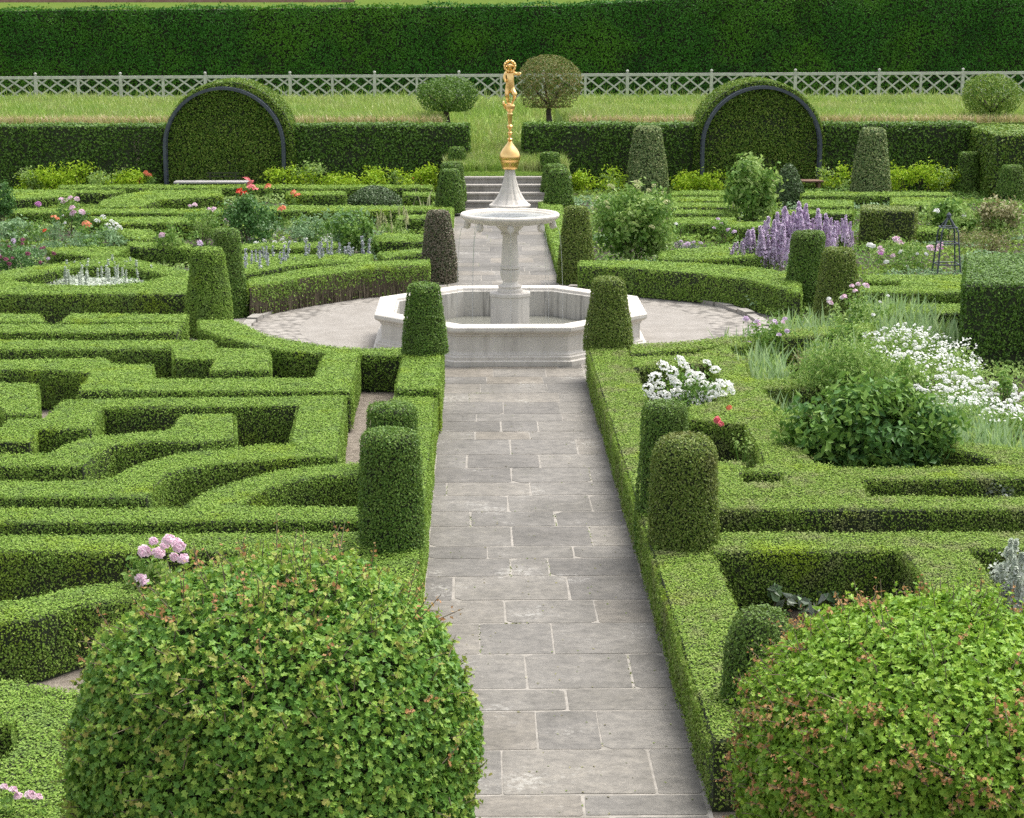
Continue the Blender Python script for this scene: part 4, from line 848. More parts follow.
# ------------------------------------------------------------------ big clipped hawthorns in the foreground
def shrub(label, xc, yt, hw, Y, mats, seed, nred):
    pm = FPX / Y; R = hw / pm; top = GD(xc, yt, Y); zc = max(R * .98, top[2] - R * .98); zc = top[2] - R * .98; c = np.array([top[0], Y, zc])
    t_ = thing('clipped_hawthorn', label, 'shrub', (c[0], Y, 0), 'big round clipped hawthorns')
    rad = np.array([R, R * .98, R * .98])
    def surf(u):           # lumpy clipped dome that falls straight below its waist
        f = (np.abs(u) ** 2.18).sum(1) ** (-1 / 2.18) * .99 + .045 * nz(u, 3.1, seed) + .035 * nz(u, 7.5, seed + 2); P = c + u * rad * f[:, None]; low = u[:, 2] < -.1
        k = np.where(low, .995 / np.maximum(.3, np.sqrt(1 - np.clip(u[:, 2], -.95, 1) ** 2)), 1); P[:, :2] = c[:2] + (P[:, :2] - c[:2]) * k[:, None] ** .6
        return P
    g = Geo(); prof = [(R * .86 * (math.cos(a_) if a_ > 0 else 1 - .12 * abs(a_)), zc + R * .86 * math.sin(a_)) for a_ in np.linspace(-1.3, 1.56, 16)]
    prof = [(r, max(.0, z)) for r, z in prof]; lathe(g, (c[0], c[1], 0), prof, 28, 0)
    n = 64000; u = unit(n); u = u[(u[:, 2] > -.85) & ((u[:, 1] < .55) | (rng.random(n) < .4))]
    P = surf(u); N = norm(u + [0, 0, .15]); d = rng.random(len(u)) ** 1.6 * .15; P -= u * d[:, None]
    P = P[P[:, 2] > .03] if False else P
    leaves(g, P, N + [0, 0, .25], rng.uniform(.036, .06, len(P)), 'lobed', .8, 1)
    g.build('foliage', [M['core'], M[mats[0]]], t_)
    # sprigs of younger growth standing out of the clipped surface
    g = Geo()
    def sprigs(n, mi, Lr, leaf, pred=None, k=6, zmin=-.5):
        u = unit(n * 3); u = u[(u[:, 2] > zmin) & (u[:, 1] < .6)]
        if pred is not None: u = u[pred(u)]
        u = u[:n]; m = len(u); P0 = surf(u); d = norm(u + .5 * rng.normal(size=(m, 3)) + [0, 0, .35]); L = rng.uniform(*Lr, m)
        for j in range(k):
            f = (j + .5) / k; P = P0 + d * (L * f)[:, None] + rng.normal(0, .014, (m, 3)); leaves(g, P, norm(.6 * d + u + [0, 0, .3]), leaf * (1.1 - .5 * f), 'lobed', 1.0, mi, axis=norm(np.cross(d, unit(m)) + .5 * d))
        return P0, d, L
    def twigs(P0, d, L, mi):
        for a_, b_, l in zip(P0, d, L): tube(g, [a_ - b_ * .05, a_ + b_ * l * .5, a_ + b_ * l], [.004, .003, .0015], 4, mi, cap=False)
    pat = lambda th, s_: (lambda u: nz(u, 2.6, s_) > th)
    twigs(*sprigs(430, 0, (.03, .10), .05), 2); twigs(*sprigs(380, 0, (.05, .17), .05, pat(.1, seed + 5)), 2)
    twigs(*sprigs(nred, 1, (.05, .16), .036, pat(.05, seed + 9), 8, -.35), 2)
    up = lambda u: u[:, 2] > .55
    twigs(*sprigs(40, 1, (.12, .26), .034, up, 8), 2); twigs(*sprigs(40, 0, (.10, .24), .04, up, 7), 2)
    g.build('young_shoots', [M[mats[1]], M[mats[2]], M['twig']], t_)
    g = Geo(); tube(g, [(c[0], Y, -.05), (c[0] + .03, Y, .3), (c[0], Y, max(.6, zc - .2))], [.12, .10, .06], 8); g.build('trunk', [M['bark']], t_)
shrub('big round clipped bush with olive tips at lower left of the path', 271, 559, 217, 11.6, ('haw_l', 'haw_young', 'haw_red'), 1, 40)
shrub('big round clipped bush with reddish young shoots at lower right', 938, 606, 203, 11.6, ('haw_r', 'haw_r', 'haw_red'), 4, 330)

# ------------------------------------------------------------------ flowers and bed plants
BL = {}
def blossom_mesh(kind, mat, r):
    key = (kind, mat, round(r, 3))
    if key in BL: return BL[key]
    g = Geo()
    if kind == 'rose':
        for k_, (rr_, up_, n, s) in enumerate(((.95, .25, 9, .95), (.65, .55, 8, .85), (.32, .85, 6, .7), (.1, 1.0, 4, .5))):
            a_ = np.linspace(0, 2 * np.pi, n, endpoint=False) + k_; P = np.stack([np.cos(a_) * r * rr_ * .55, np.sin(a_) * r * rr_ * .55, np.full(n, r * up_ * .5)], 1)
            N = norm(np.stack([np.cos(a_) * rr_, np.sin(a_) * rr_, np.full(n, .7)], 1)); leaves(g, P, N, r * s, 'kite', .35)
    elif kind == 'head':
        P, N = ell((0, 0, 0), (r, r, r * .7), 46, .9, -.3); leaves(g, P, N, r * .55, 'kite', .5)
    elif kind == 'wand':
        n = 60; t = rng.random(n); a_ = rng.uniform(0, 2 * np.pi, n); w = r * .055 * (1.3 - t * .6); P = np.stack([np.cos(a_) * w, np.sin(a_) * w, t * r], 1); leaves(g, P, norm(P * [1, 1, .2] + [0, 0, .02]), .05, 'kite', .8); tube(g, [(0, 0, -.1), (0, 0, r)], .008, 4)
    elif kind == 'spike':
        tube(g, [(0, 0, -.1), (0, 0, r)], .012, 4); n = 190; t = rng.random(n) ** .8; a_ = rng.uniform(0, 2 * np.pi, n); w = r * .15 * (1.08 - t); P = np.stack([np.cos(a_) * w, np.sin(a_) * w, t * r], 1); leaves(g, P, norm(P * [1, 1, .2] + [0, 0, .02]), min(.075, r * .1), 'kite', .8)
    elif kind == 'poppy':
        a_ = np.linspace(0, 2 * np.pi, 6, endpoint=False); P = np.stack([np.cos(a_) * r * .5, np.sin(a_) * r * .5, np.full(6, r * .3)], 1); leaves(g, P, norm(P + [0, 0, r * .5]), r * 1.25, 'kite', .3)
    o = g.build('tmp', [M[mat]]); me = o.data; bpy.data.objects.remove(o); me.name = kind; BL[key] = me; return me
def put_blossom(t_, name, kind, mat, r, p, face=0.5):
    o = bpy.data.objects.new(name, blossom_mesh(kind, mat, r)); COL.objects.link(o); o.parent = t_; o.location = np.array(p) - np.array(t_.location)
    s = rng.uniform(.75, 1.25); o.scale = (s, s, s)
    if kind not in ('spike', 'wand'): o.rotation_euler = (rng.uniform(0, .9) * face * 1.3, rng.uniform(-.5, .5), rng.uniform(-.8, .8))
    else: o.rotation_euler = (rng.normal(0, .07), rng.normal(0, .07), rng.uniform(0, 6))
    return o
def plant(name, label, cat, xc, yb, yt, wpx, mat, leaf=.07, n=1500, shape='fold', blooms=(), group=None, depth=.9, clump=.3, stems=6, zb=0.0, mat2=None, low=False, spread=.9, cl=None, zv=None):
    if zv is None: zv = .40 if yb > 300 and yb < 500 else (.18 if 200 < yb <= 300 else 0.)
    b = G(xc, yb, zv); Y0 = b[1]; w = wpx / (FPX / Y0) / 2; Y = Y0 + w * depth * .7; b = np.array([GD(xc, yb, Y)[0], Y, zb]); H = GD(xc, yt, Y)[2] - zb; H = max(.15, H)
    t_ = thing(name, label, cat, tuple(b), group); g = Geo(); c = b + [0, 0, H * .5]; rad = np.array([w, w * depth, H * .5])
    K = cl or max(8, int(n / 45)); C_, N_ = ell(c, rad * (1 - clump * .6), K, .35, -.9 if not low else -.2)
    i = rng.integers(0, len(C_), n); P = C_[i] + rng.normal(size=(n, 3)) * rad * clump * .55; N = norm(.7 * N_[i] + norm(P - C_[i]) * .5 + [0, 0, .45])
    k = P[:, 2] > zb + .03; P, N = P[k], N[k]
    if mat2: f = rng.random(K)[i][k] < .4
    else: f = np.zeros(len(P), bool)
    leaves(g, P[~f], N[~f], leaf, shape, spread, 0, droop=.25); leaves(g, P[f], N[f], leaf, shape, spread, 1, droop=.25)
    g.build('foliage', [M[mat], M[mat2 or mat]], t_)
    if stems:
        g = Geo()
        for q in C_[rng.choice(len(C_), min(stems, len(C_)), False)]: tube(g, [b + [rng.normal(0, w * .15), rng.normal(0, w * .15), -.03], (b + q) / 2 + [0, 0, .1 * H], q], [.012, .009, .005], 4)
        g.build('stems', [M['twig'] if mat != 'pale' else M['green']], t_)
    for bl in blooms:
        bm, bn, bpx, kind, nm = bl[:5]; r = bpx / 2 / (FPX / Y)
        if len(bl) > 5: pts = [GD(x_, y_, Y - w * depth * rng.uniform(.1, .75)) for x_, y_ in bl[5]]
        else:
            P, N = ell(c, rad * 1.02, bn * 6, .95, -.1); P = P[P[:, 1] < Y + w * depth * .4][:bn]; pts = list(P)
        for p in pts: put_blossom(t_, nm, kind, bm, r, p)
    return t_
def iris(label, xc, yb, yt, wpx, dpx=6, n=160, mat='iris', group='iris clumps', mat2='pale', zb=0., wid=.06):
    b = G(xc, yb, .42 if yb > 300 else .15); Y = b[1]; w = wpx / (FPX / Y); d = abs(G(xc, yb - dpx, zb)[1] - Y); H = GD(xc, yt, Y + d / 2)[2] - zb
    g = Geo(); b[2] = 0; P = np.c_[b[0] + rng.uniform(-w / 2, w / 2, n), Y + rng.uniform(0, d, n), np.full(n, zb - .02)]; f = rng.random(n) < .35
    blades(g, P[~f], H * 1.05, wid, .28, 0); blades(g, P[f], H * .95, wid, .45, 1)
    return tag(g.build('iris_leaves', [M[mat], M[mat2]], origin=b), label, 'iris', group)

def bed(name, label, cat, px, zv, h, mat, leaf, n, shape='kite', mat2=None, tops=None, group=None, specks=0):
    poly = [tuple(G(x, y, zv)[:2]) for x, y in px]; A = np.array(poly); lo, hi = A.min(0), A.max(0); c = A.mean(0)
    t_ = thing(name, label, cat, (c[0], c[1], 0), group); g = Geo()
    q = lo + (hi - lo) * rng.random((n * 3, 2)); q = q[pip(q, poly)][:n]; P = np.c_[q, np.zeros(len(q))]; P[:, 2] = h * (.55 + .3 * nz(P, 2.5, px[0][0])) * rng.random(len(q)) ** .35 + .02
    f = rng.random(len(P)) < .35; leaves(g, P[~f], np.tile([0, -.25, 1.], ((~f).sum(), 1)), leaf, shape, .9, 0); leaves(g, P[f], np.tile([0, -.25, 1.], (f.sum(), 1)), leaf, shape, .9, 1)
    g.build('foliage', [M[mat], M[mat2 or mat]], t_)
    if specks:
        q = lo + (hi - lo) * rng.random((specks * 3, 2)); q = q[pip(q, poly)][:specks]; P = np.c_[q, h * (.62 + .3 * nz(np.c_[q, 0 * q[:, 0]], 2.5, px[0][0])) + rng.uniform(-.02, .1, len(q))]
        g = Geo(); leaves(g, P, np.tile([0, -.4, 1.], (len(P), 1)), .05, 'kite', .6); g.build('small_blossoms', [M['white']], t_)
    if tops:
        bm, m, r, kind, nm = tops; q = lo + (hi - lo) * rng.random((m * 6, 2)); q = q[pip(q, poly)][:m]
        for x, y in q: put_blossom(t_, nm, kind, bm, r, (x, y, h * (.75 if kind not in ('spike', 'wand') else .55) + rng.uniform(-.05, .08)))
    return t_
# right beds near the path
WH = [(x, y) for x, y in ((663, 366), (680, 360), (707, 363), (715, 370), (655, 378), (672, 372), (690, 374), (648, 388), (660, 386), (676, 384), (690, 383), (704, 386), (714, 388), (726, 387), (650, 395), (664, 396), (676, 393), (688, 396), (700, 396), (712, 396), (722, 395), (731, 391), (656, 402), (668, 402), (682, 402), (694, 404), (706, 400), (684, 366), (672, 380), (698, 377), (692, 408), (720, 383))]
plant('white_flowered_plant', 'white flowering bush filling the box compartment beside right path hedge', 'flower', 690, 413, 368, 72, 'green', .06, 1500, blooms=[('white', 0, 12, 'head', 'blossom', WH)])
t_ = plant('rose_bush', 'spindly rose with two red blossoms above dark pit near round topped topiary', 'rose', 742, 461, 428, 30, 'pale', .05, 120, stems=7, blooms=[('rose', 0, 11, 'rose', 'blossom', [(721, 424), (717, 420)]), ('salmon', 0, 9, 'rose', 'blossom', [(729, 408)])])
plant('rose_bush', 'pink mauve rose bush in front of the court at right', 'rose', 762, 354, 318, 62, 'green', .07, 800, blooms=[('mauve', 0, 9, 'rose', 'blossom', [(757, 322), (775, 322), (785, 319), (779, 335), (787, 331), (749, 343), (746, 319)]), ('pink', 0, 8, 'rose', 'blossom', [(759, 325), (783, 322)])], group='rose bushes')
plant('rose_bush', 'pale pink rose bush in front of right pair of topiary cones', 'rose', 858, 330, 284, 62, 'pale', .07, 1000, blooms=[('pink', 0, 9, 'rose', 'blossom', [(852, 286), (858, 284), (866, 286), (855, 291), (830, 303), (844, 297)]), ('white', 0, 6, 'rose', 'blossom', [(829, 299), (842, 298), (880, 302), (873, 315), (888, 296)])], group='rose bushes', mat2='green')
iris('iris clump with blue green leaves right of the broad box hedge', 773, 377, 343, 56, 12, 420)
iris('iris clump just left of the big peony, lower than its neighbour', 788, 412, 384, 32, 10, 260)
iris('iris clump behind the feathery green plant', 835, 356, 322, 60, 12, 400)
iris('tall pale iris leaves left of the big dark hedge block', 922, 338, 306, 92, 12, 700)
iris('iris leaves at right edge in front of the white daisies', 990, 446, 412, 88, 14, 760)
plant('feathery_plant', 'soft feathery yellow green plant between irises and white daisies', 'plant', 842, 404, 332, 104, 'pale', .08, 6500, 'long', mat2='green', clump=.35)
plant('feathery_plant', 'loose pale green tall plant left of the feathery one', 'plant', 812, 386, 345, 56, 'pale', .07, 2200, 'long', mat2='straw')
plant('peony_bush', 'big leafy dark green peony clump in the right parterre', 'peony', 868, 467, 374, 188, 'green', .115, 7600, 'fold', mat2='deep', clump=.22, stems=14, depth=.55)
bed('white_daisies', 'white daisy drift below the iris leaves and left of dark block', 'flower', [(858, 345), (885, 333), (930, 338), (962, 352), (990, 378), (970, 388), (925, 374), (880, 366)], .5, .85, 'pale', .07, 5200, 'long', 'green', tops=('white', 80, .036, 'head', 'blossom'), specks=520)
bed('white_daisies', 'white daisy drift spilling down towards right edge, nearer one', 'flower', [(902, 392), (935, 377), (972, 384), (1000, 396), (1045, 398), (1050, 416), (992, 420), (950, 406)], .5, .80, 'pale', .07, 5200, 'long', 'green', tops=('white', 80, .042, 'head', 'blossom'), specks=520)
plant('leafy_plant', 'fresh green leafy mound between the two white daisy drifts', 'plant', 905, 400, 360, 60, 'pale', .08, 1500, mat2='green')
plant('leafy_plant', 'pale leafy mound left of the big dark block behind daisies', 'plant', 850, 350, 312, 50, 'pale', .08, 1100, mat2='green')
plant('climbing_plant', 'small leafy plant with seed heads at foot of dark hedge block', 'plant', 1000, 410, 358, 42, 'green', .07, 420, stems=8)
plant('silver_plant', 'silver white foliage plant beside reddish bush at right edge', 'plant', 1014, 604, 552, 56, 'silver', .05, 1500, 'kite', zv=.3, blooms=[('silver', 26, 24, 'wand', 'flower_spike')])
plant('silver_plant', 'grey leaved plant in front of straight hedge at right edge', 'plant', 997, 496, 478, 36, 'grey', .05, 500, 'kite')
for j, (x, y, s) in enumerate(((758, 590, 30), (778, 600, 34), (802, 590, 32), (806, 606, 40), (830, 596, 30))):
    plant('bergenia', ['grey leaved bergenia in dark bed, leftmost of five', 'grey leaved bergenia in dark bed, second from left of five', 'grey leaved bergenia in dark bed, back one of the middle', 'grey leaved bergenia in dark bed, front one of the middle', 'grey leaved bergenia in dark bed, rightmost of five'][j], 'plant', x, y + 4, y - 16, s, 'blue', .15, 18, 'fold', zv=.12, group='bergenias', stems=3, mat2='grey', cl=6)
# behind the court, right
plant('leafy_shrub', 'big leafy green shrub right of path behind the court hedge', 'shrub', 634, 262, 180, 90, 'green', .12, 5000, mat2='pale', clump=.22, stems=12, blooms=[('cream', 12, 6, 'head', 'blossom')])
plant('leafy_shrub', 'bushy leafy shrub in front of the right arbour', 'shrub', 755, 222, 150, 62, 'green', .16, 2600, mat2='pale', clump=.24, stems=10)
for j, (x, yb, yt, w, n) in enumerate(((746, 265, 236, 36, 22), (768, 265, 219, 36, 28), (802, 256, 207, 56, 44), (841, 248, 217, 18, 14))):
    t_ = plant('lilac_spires', ['short lilac flower spires, leftmost clump behind dark court hedge', 'lilac flower spires beside the shortest clump, behind dark court hedge', 'widest lilac flower spires clump behind the leaning topiary', 'narrow lilac flower spires clump right of the leaning topiary'][j], 'flower', x, yb, yt + 8, w, 'green', .07, 420, group='lilac flower spires', stems=4)
    b = np.array(t_.location); Y = b[1]; H = GD(x, yt, Y)[2]
    for i in range(n):
        fx = (i + .5) / n - .5; hh = H * rng.uniform(.45, .70) * (1 - .5 * abs(fx)); z0_ = max(.05, H * (1 - .7 * abs(fx) - .1 * rng.random()) - hh)
        put_blossom(t_, 'flower_spike', 'spike', 'purple', round(H * .55, 2), (b[0] + fx * w / (FPX / Y), Y + rng.uniform(-.5, .35), z0_))
plant('rose_bush', 'rose bush with pale pink and white blossoms left of the iron obelisk', 'rose', 898, 273, 236, 66, 'green', .07, 1100, mat2='pale', blooms=[('pink', 0, 9, 'rose', 'blossom', [(881, 252), (896, 239), (900, 243), (893, 256), (880, 248), (936, 250), (930, 248), (940, 246)]), ('white', 0, 7, 'rose', 'blossom', [(901, 252), (917, 254), (872, 246), (869, 245), (906, 266), (886, 262), (926, 254)]), ('magenta', 0, 6, 'rose', 'blossom', [(881, 254), (942, 249)])], group='rose bushes')
plant('rose_bush', 'small mauve rose left of the lilac flower spires', 'rose', 722, 240, 218, 30, 'green', .07, 420, blooms=[('mauve', 0, 6, 'rose', 'blossom', [(714, 228), (722, 224), (728, 230), (734, 232), (718, 219)])], group='rose bushes')
plant('rose_bush', 'low white rose beside the big leafy shrub', 'rose', 680, 236, 222, 26, 'green', .06, 300, blooms=[('white', 0, 6, 'rose', 'blossom', [(676, 224)])], group='rose bushes')
plant('purple_flowered_plant', 'dusky purple flowering plant in dark hollow right of the leafy shrub', 'flower', 688, 252, 234, 26, 'grey', .06, 300, blooms=[('mauve', 6, 5, 'head', 'blossom')])
plant('leafy_shrub', 'bright leafy shrub behind the iron obelisk', 'shrub', 950, 236, 196, 58, 'pale', .14, 1700, mat2='green', blooms=[('white', 0, 8, 'rose', 'blossom', [(937, 211), (964, 216)])], clump=.28)
plant('leafy_shrub', 'light green leafy shrub at right edge below the small topiary', 'shrub', 1000, 236, 196, 60, 'pale', .12, 1500, mat2='straw', clump=.3)
plant('rusty_grass', 'reddish brown stemmed plant above the big dark block', 'plant', 985, 255, 222, 76, 'straw', .09, 1300, 'long', mat2='box_olive', stems=14)
iris('thin pale seed stalks above curved hedge left of the big dark block', 922, 306, 288, 70, 2, 16, mat='straw', mat2='pale', wid=.02, group=None)
# obelisk
ob = G(941, 283, 0); tO = thing('iron_obelisk', 'black iron plant obelisk standing left of the big dark block', 'obelisk', tuple(ob)); zt = GD(945, 218, ob[1])[2]
for sx, sy in ((-1, -1), (1, -1), (1, 1), (-1, 1)):
    g = Geo(); tube(g, [ob + [.26 * sx + .1, .26 * sy, 0], ob + [.17 * sx + .1, .17 * sy, zt * .8], ob + [.02 * sx + .1, .02 * sy, zt]], .017, 6); g.build('leg', [M['iron']], tO)
for f in (.30, .62, .86):
    g = Geo(); r = .26 - .115 * f; pts = [ob + [.1 + r * sx, r * sy, zt * f] for sx, sy in ((-1, -1), (1, -1), (1, 1), (-1, 1), (-1, -1))]
    for a_, b_ in zip(pts[:-1], pts[1:]): tube(g, [a_, b_], .013, 5)
    g.build('ring', [M['iron']], tO)
g = Geo(); lathe(g, ob + [.1, 0, zt], [(.02, -.03), (.05, .03), (.05, .07), (.01, .12)], 8); g.build('finial', [M['iron']], tO)

# behind the court, left
t_ = plant('rose_bush', 'pink and white rose bush behind red poppies at far left', 'rose', 72, 234, 197, 46, 'green', .08, 800, mat2='deep', blooms=[('pink', 0, 8, 'rose', 'blossom', [(61, 199), (70, 198), (77, 199), (72, 208), (82, 212), (73, 213), (64, 201)]), ('white', 0, 5, 'rose', 'blossom', [(63, 216), (65, 223), (58, 222)])], group='rose bushes')
plant('giant_allium', 'single large magenta pink bloom left of the pink rose bush', 'flower', 38, 222, 206, 20, 'green', .07, 160, blooms=[('magenta', 0, 11, 'rose', 'blossom', [(38, 204)])])
for j, (x, y) in enumerate(((45, 231), (54, 217), (86, 224))):
    plant('oriental_poppy', ['red poppy nearest the dark red rose', 'orange red poppy left of the pink rose bush', 'orange red poppy right of the pink rose bush'][j], 'poppy', x, y + 24, y + 4, 44, 'blue', .10, 420, 'long', blooms=[(['red', 'salmon', 'salmon'][j], 0, [8, 9, 10][j], 'poppy', 'blossom', [(x, y), (x + 3, y + 2)][: 1 + (j > 0)])], group='poppies')
plant('blue_leaved_plant', 'mound of blue green poppy leaves below white flowers at left', 'plant', 98, 256, 224, 62, 'blue', .09, 1300, mat2='green')
plant('blue_leaved_plant', 'mound of blue green leaves at left edge above dark red rose', 'plant', 18, 246, 218, 60, 'blue', .09, 1200, mat2='green')
plant('white_flowered_plant', 'white flowers among blue green leaves at left', 'flower', 110, 240, 220, 34, 'blue', .07, 300, blooms=[('white', 0, 6, 'head', 'blossom', [(103, 217), (112, 222), (108, 226), (116, 225), (119, 228), (121, 234), (115, 230), (110, 229), (97, 221)])])
plant('rose_bush', 'dark red rose bush at left edge in front of the poppies', 'rose', 22, 272, 240, 66, 'deep', .07, 1500, blooms=[('wine', 14, 6, 'rose', 'blossom'), ('mauve', 6, 5, 'rose', 'blossom')], group='rose bushes')
plant('rose_bush', 'small pink rose at left edge beside the silver plants', 'rose', 2, 285, 276, 20, 'deep', .06, 160, blooms=[('pink', 4, 6, 'rose', 'blossom')], group='rose bushes')
bed('silver_plant', 'silver leaved plants with white spikes inside the lens shaped hedge', 'plant', [(38, 283), (60, 275), (100, 269), (135, 270), (168, 276), (130, 283), (90, 287.5)], .2, .34, 'silver', .085, 5200, tops=('silver', 44, .26, 'wand', 'flower_spike'))
plant('rose_bush', 'upright rose with one pink bloom behind the left topiary cones', 'rose', 172, 258, 214, 34, 'green', .08, 620, mat2='pale', blooms=[('pink', 0, 8, 'rose', 'blossom', [(162, 235)]), ('mauve', 0, 8, 'rose', 'blossom', [(200, 243)])], group='rose bushes')
plant('leafy_shrub', 'dark square shrub, loose and leafy, in the far left parterre', 'shrub', 250, 246, 195, 60, 'deep', .09, 2600, 'fold', clump=.26, stems=8, depth=.7)
plant('rose_bush', 'taller rose with pale pink tips left of dark square shrub block', 'rose', 205, 240, 207, 48, 'green', .08, 900, mat2='pale', blooms=[('pink', 0, 7, 'rose', 'blossom', [(209, 209), (214, 209), (212, 211), (226, 221), (190, 206), (195, 205)]), ('wine', 0, 6, 'rose', 'blossom', [(172, 228)])], group='rose bushes')
iris('pale striped iris leaves below the bench at left', 164, 208, 190, 34, 6, 120, mat='pale', mat2='blue', wid=.05)
plant('yellow_flowers', 'patch of yellow flowers in front of the pale bench', 'flower', 216, 199, 191, 32, 'green', .07, 260, blooms=[('yellow', 14, 6, 'head', 'blossom')])
for j, (x, y) in enumerate(((247, 180), (251, 187), (268, 187), (240, 192), (293, 193), (282, 209))):
    plant('oriental_poppy', ['tall pink red poppy at right end of the bench', 'rose red poppy beneath the tallest one by the bench', 'salmon poppy just right of the bench', 'red poppy in front of the bench seat', 'salmon red poppy pair left of the green dome', 'pale salmon poppy right of dark square shrub block'][j], 'poppy', x, y + 20, y + 5, 18, 'green', .08, 150, 'long', blooms=[(['rose', 'rose', 'salmon', 'red', 'salmon', 'salmon'][j], 0, 9, 'poppy', 'blossom', [(x, y), (x + 4, y + 3), (x - 3, y + 5)][: 1 + (j in (0, 1, 3, 4))])], group='poppies', stems=3)
plant('bushy_plant', 'grey green bushy plant left of the tall green shrub in far left parterre', 'plant', 312, 246, 214, 52, 'blue', .08, 1400, mat2='green')
plant('leafy_shrub', 'leafy green shrub behind the lavender strip, left of brown topiary', 'shrub', 350, 252, 206, 58, 'green', .11, 1700, mat2='blue', clump=.28)
plant('leafy_shrub', 'airy light shrub right of the leafy green one, left of brown topiary', 'shrub', 366, 252, 214, 26, 'pale', .09, 600, mat2='green')
plant('cream_plumes', 'cream feathery flower plumes left of the brown topiary', 'flower', 394, 236, 212, 34, 'pale', .07, 420, blooms=[('cream', 14, 16, 'spike', 'plume')])
iris('thin white stakes of seed stems near left path topiary', 420, 208, 190, 20, 3, 9, mat='cream', mat2='cream', wid=.05, group=None)
bed('white_flowered_plant', 'band of small white flowers left of the court, behind lavender', 'flower', [(236, 254), (240, 243), (345, 240), (348, 252)], .2, .40, 'blue', .07, 2600, 'fold', 'green', tops=('white', 46, .05, 'head', 'blossom'))
bed('lavender', 'grey lavender strip behind the curved brown stemmed hedge', 'lavender', [(242, 276), (250, 266), (330, 258), (374, 257), (366, 262), (304, 267), (252, 278)], .25, .50, 'grey', .07, 3000, 'long', 'pale', tops=('bluespike', 36, .34, 'wand', 'flower_spike'))
plant('leafy_shrub', 'dark leafy shrub cut by left edge below the bank hedge', 'shrub', 2, 226, 174, 30, 'deep', .10, 900, clump=.3)
# lime green border at the foot of the bank hedge
LB = [(28, 190, 166, 34), (52, 189, 160, 34), (80, 188, 156, 40), (108, 188, 160, 34), (134, 188, 166, 28), (282, 190, 164, 40), (312, 190, 160, 36), (344, 190, 168, 40), (376, 189, 166, 40), (404, 190, 168, 34), (428, 190, 164, 26), (586, 192, 170, 34), (612, 192, 166, 36), (684, 193, 168, 36), (712, 194, 166, 30), (836, 192, 158, 34), (900, 192, 164, 36), (924, 192, 158, 38), (944, 192, 162, 30)]
WHERE = ['at far left', 'second from left', 'third from left, tallest there', 'left of the metal post', 'just left of left arch post', 'right of the bench', 'right of the salmon poppies', 'behind the far hedge line, left of dome', 'right above the green dome', 'right of dome', 'left of the round greyish bush', 'right of slender right topiary', 'left of tall mottled cone', 'right of tall mottled cone', 'left of right arch post', 'between right arch and mottled cone', 'right of the mottled cone', 'taller one right of mottled cone', 'left of small dark topiary']
for j, (x, yb, yt, w) in enumerate(LB):
    plant('lime_border_plant', 'lime green leafy clump below bank hedge, ' + WHERE[j], 'plant', x, 196.5, yt, w * 1.25, 'lime', .10, 700, mat2='lime' if j % 3 else 'pale', group='lime green border plants', clump=.34, stems=3)
plant('rose_bush', 'small orange flowered plant by left metal arch post', 'rose', 150, 196, 172, 26, 'green', .08, 260, blooms=[('salmon', 8, 5, 'rose', 'blossom')])
plant('red_leaved_climber', 'dusky grey brown climber on bank hedge left of left arbour', 'climber', 140, 193, 126, 10, 'box_brown', .08, 300, mat2='box_dark', depth=1)
plant('rose_bush', 'small orange flowered plant left of the greyish bush by the steps', 'rose', 416, 196, 178, 22, 'green', .08, 240, blooms=[('salmon', 6, 5, 'rose', 'blossom')])
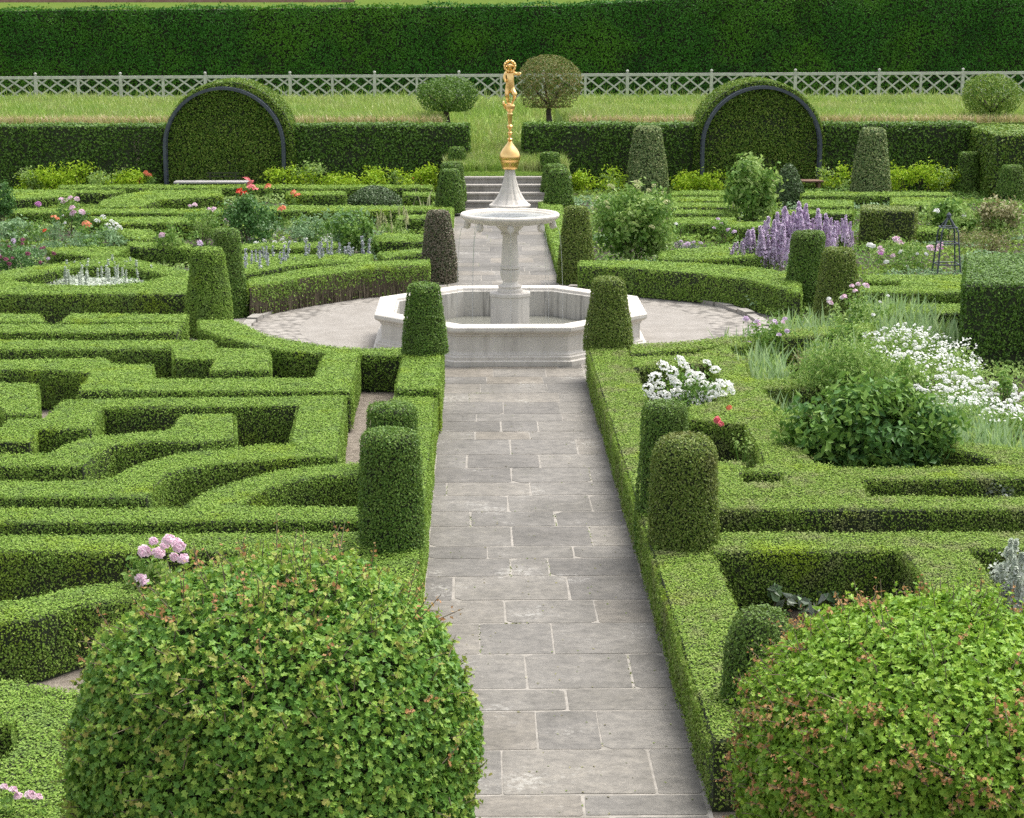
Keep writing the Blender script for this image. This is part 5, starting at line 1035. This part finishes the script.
# foreground flowers
plant('rose_bush', 'pale pink rose rising behind the big bush at lower left', 'rose', 160, 640, 548, 72, 'pale', .08, 1300, mat2='green', zv=.1, blooms=[('pink', 0, 17, 'rose', 'blossom', [(153, 541), (164, 546), (178, 546), (144, 551), (158, 553), (174, 557), (183, 559), (168, 540)]), ('pink', 0, 14, 'rose', 'blossom', [(141, 578), (145, 583), (138, 584), (176, 542)])], group='rose bushes')
plant('rose_bush', 'pink rose blooms in bottom left corner', 'rose', 22, 812, 785, 60, 'green', .06, 500, zv=.62, blooms=[('pink', 0, 15, 'rose', 'blossom', [(4, 787), (13, 790), (30, 795), (38, 797), (18, 796)])], group='rose bushes')
plant('white_flowered_plant', 'few small white flowers in the bed between two left front hedges', 'flower', 40, 604, 585, 70, 'green', .05, 300, blooms=[('white', 0, 8, 'head', 'blossom', [(2, 600), (52, 588), (60, 587), (38, 594)])])
plant('wine_flowered_plant', 'dark wine red blooms behind the big left bush', 'flower', 330, 600, 545, 40, 'deep', .06, 300, blooms=[('wine', 0, 10, 'rose', 'blossom', [(212, 554), (334, 558)])])

# ------------------------------------------------------------------ low planting filling the beds
g = Geo()
def cover(x0, x1, y0, y1, n, h, s, seed):
    P = np.c_[rng.uniform(x0, x1, n), rng.uniform(y0, y1, n), np.zeros(n)]; f = nz(P, .9, seed); P[:, 2] = np.clip(.10 + h * (f + .4), .02, h * 1.6) * rng.random(n) ** .5
    for h_ in HEDGES:
        if len(P): P = P[~pip(P[:, :2], h_['poly'])]
    t = np.hypot(P[:, 0] - cc[0], P[:, 1] - cc[1]); P = P[(t > 4.9) & ((P[:, 0] < -.7) | (P[:, 0] > 1.9))]
    f = nz(P, .55, seed + 7)
    for mi, (a_, b_) in enumerate(((-9, -.25), (-.25, .1), (.1, .35), (.35, 9))):
        k = (f > a_) & (f <= b_); leaves(g, P[k], np.tile([0, -.2, 1.], (k.sum(), 1)), s, 'fold', .9, mi)
cover(-24, -1.2, 37, 58.8, 62000, .22, .10, 1); cover(2.4, 25, 41, 58.8, 62000, .24, .10, 2); cover(4.8, 14, 30.5, 41, 26000, .22, .08, 3); cover(3.8, 13, 23.3, 30.5, 22000, .2, .07, 4)
tag(g.build('undergrowth', [M['green'], M['box'], M['blue'], M['pale']]), kind='stuff')
g = Geo()
for mname, y0 in (('x', 0),):
    n = 2600; P = np.c_[rng.uniform(2.4, 11, n), rng.uniform(15, 23.5, n), rng.uniform(0, .05, n)]
    for h_ in HEDGES: P = P[~pip(P[:, :2], h_['poly'])]
    leaves(g, P, np.tile([0, 0, 1.], (len(P), 1)), .05, 'fold', .8, 0)
tag(g.build('weeds', [M['deep']]), kind='stuff')
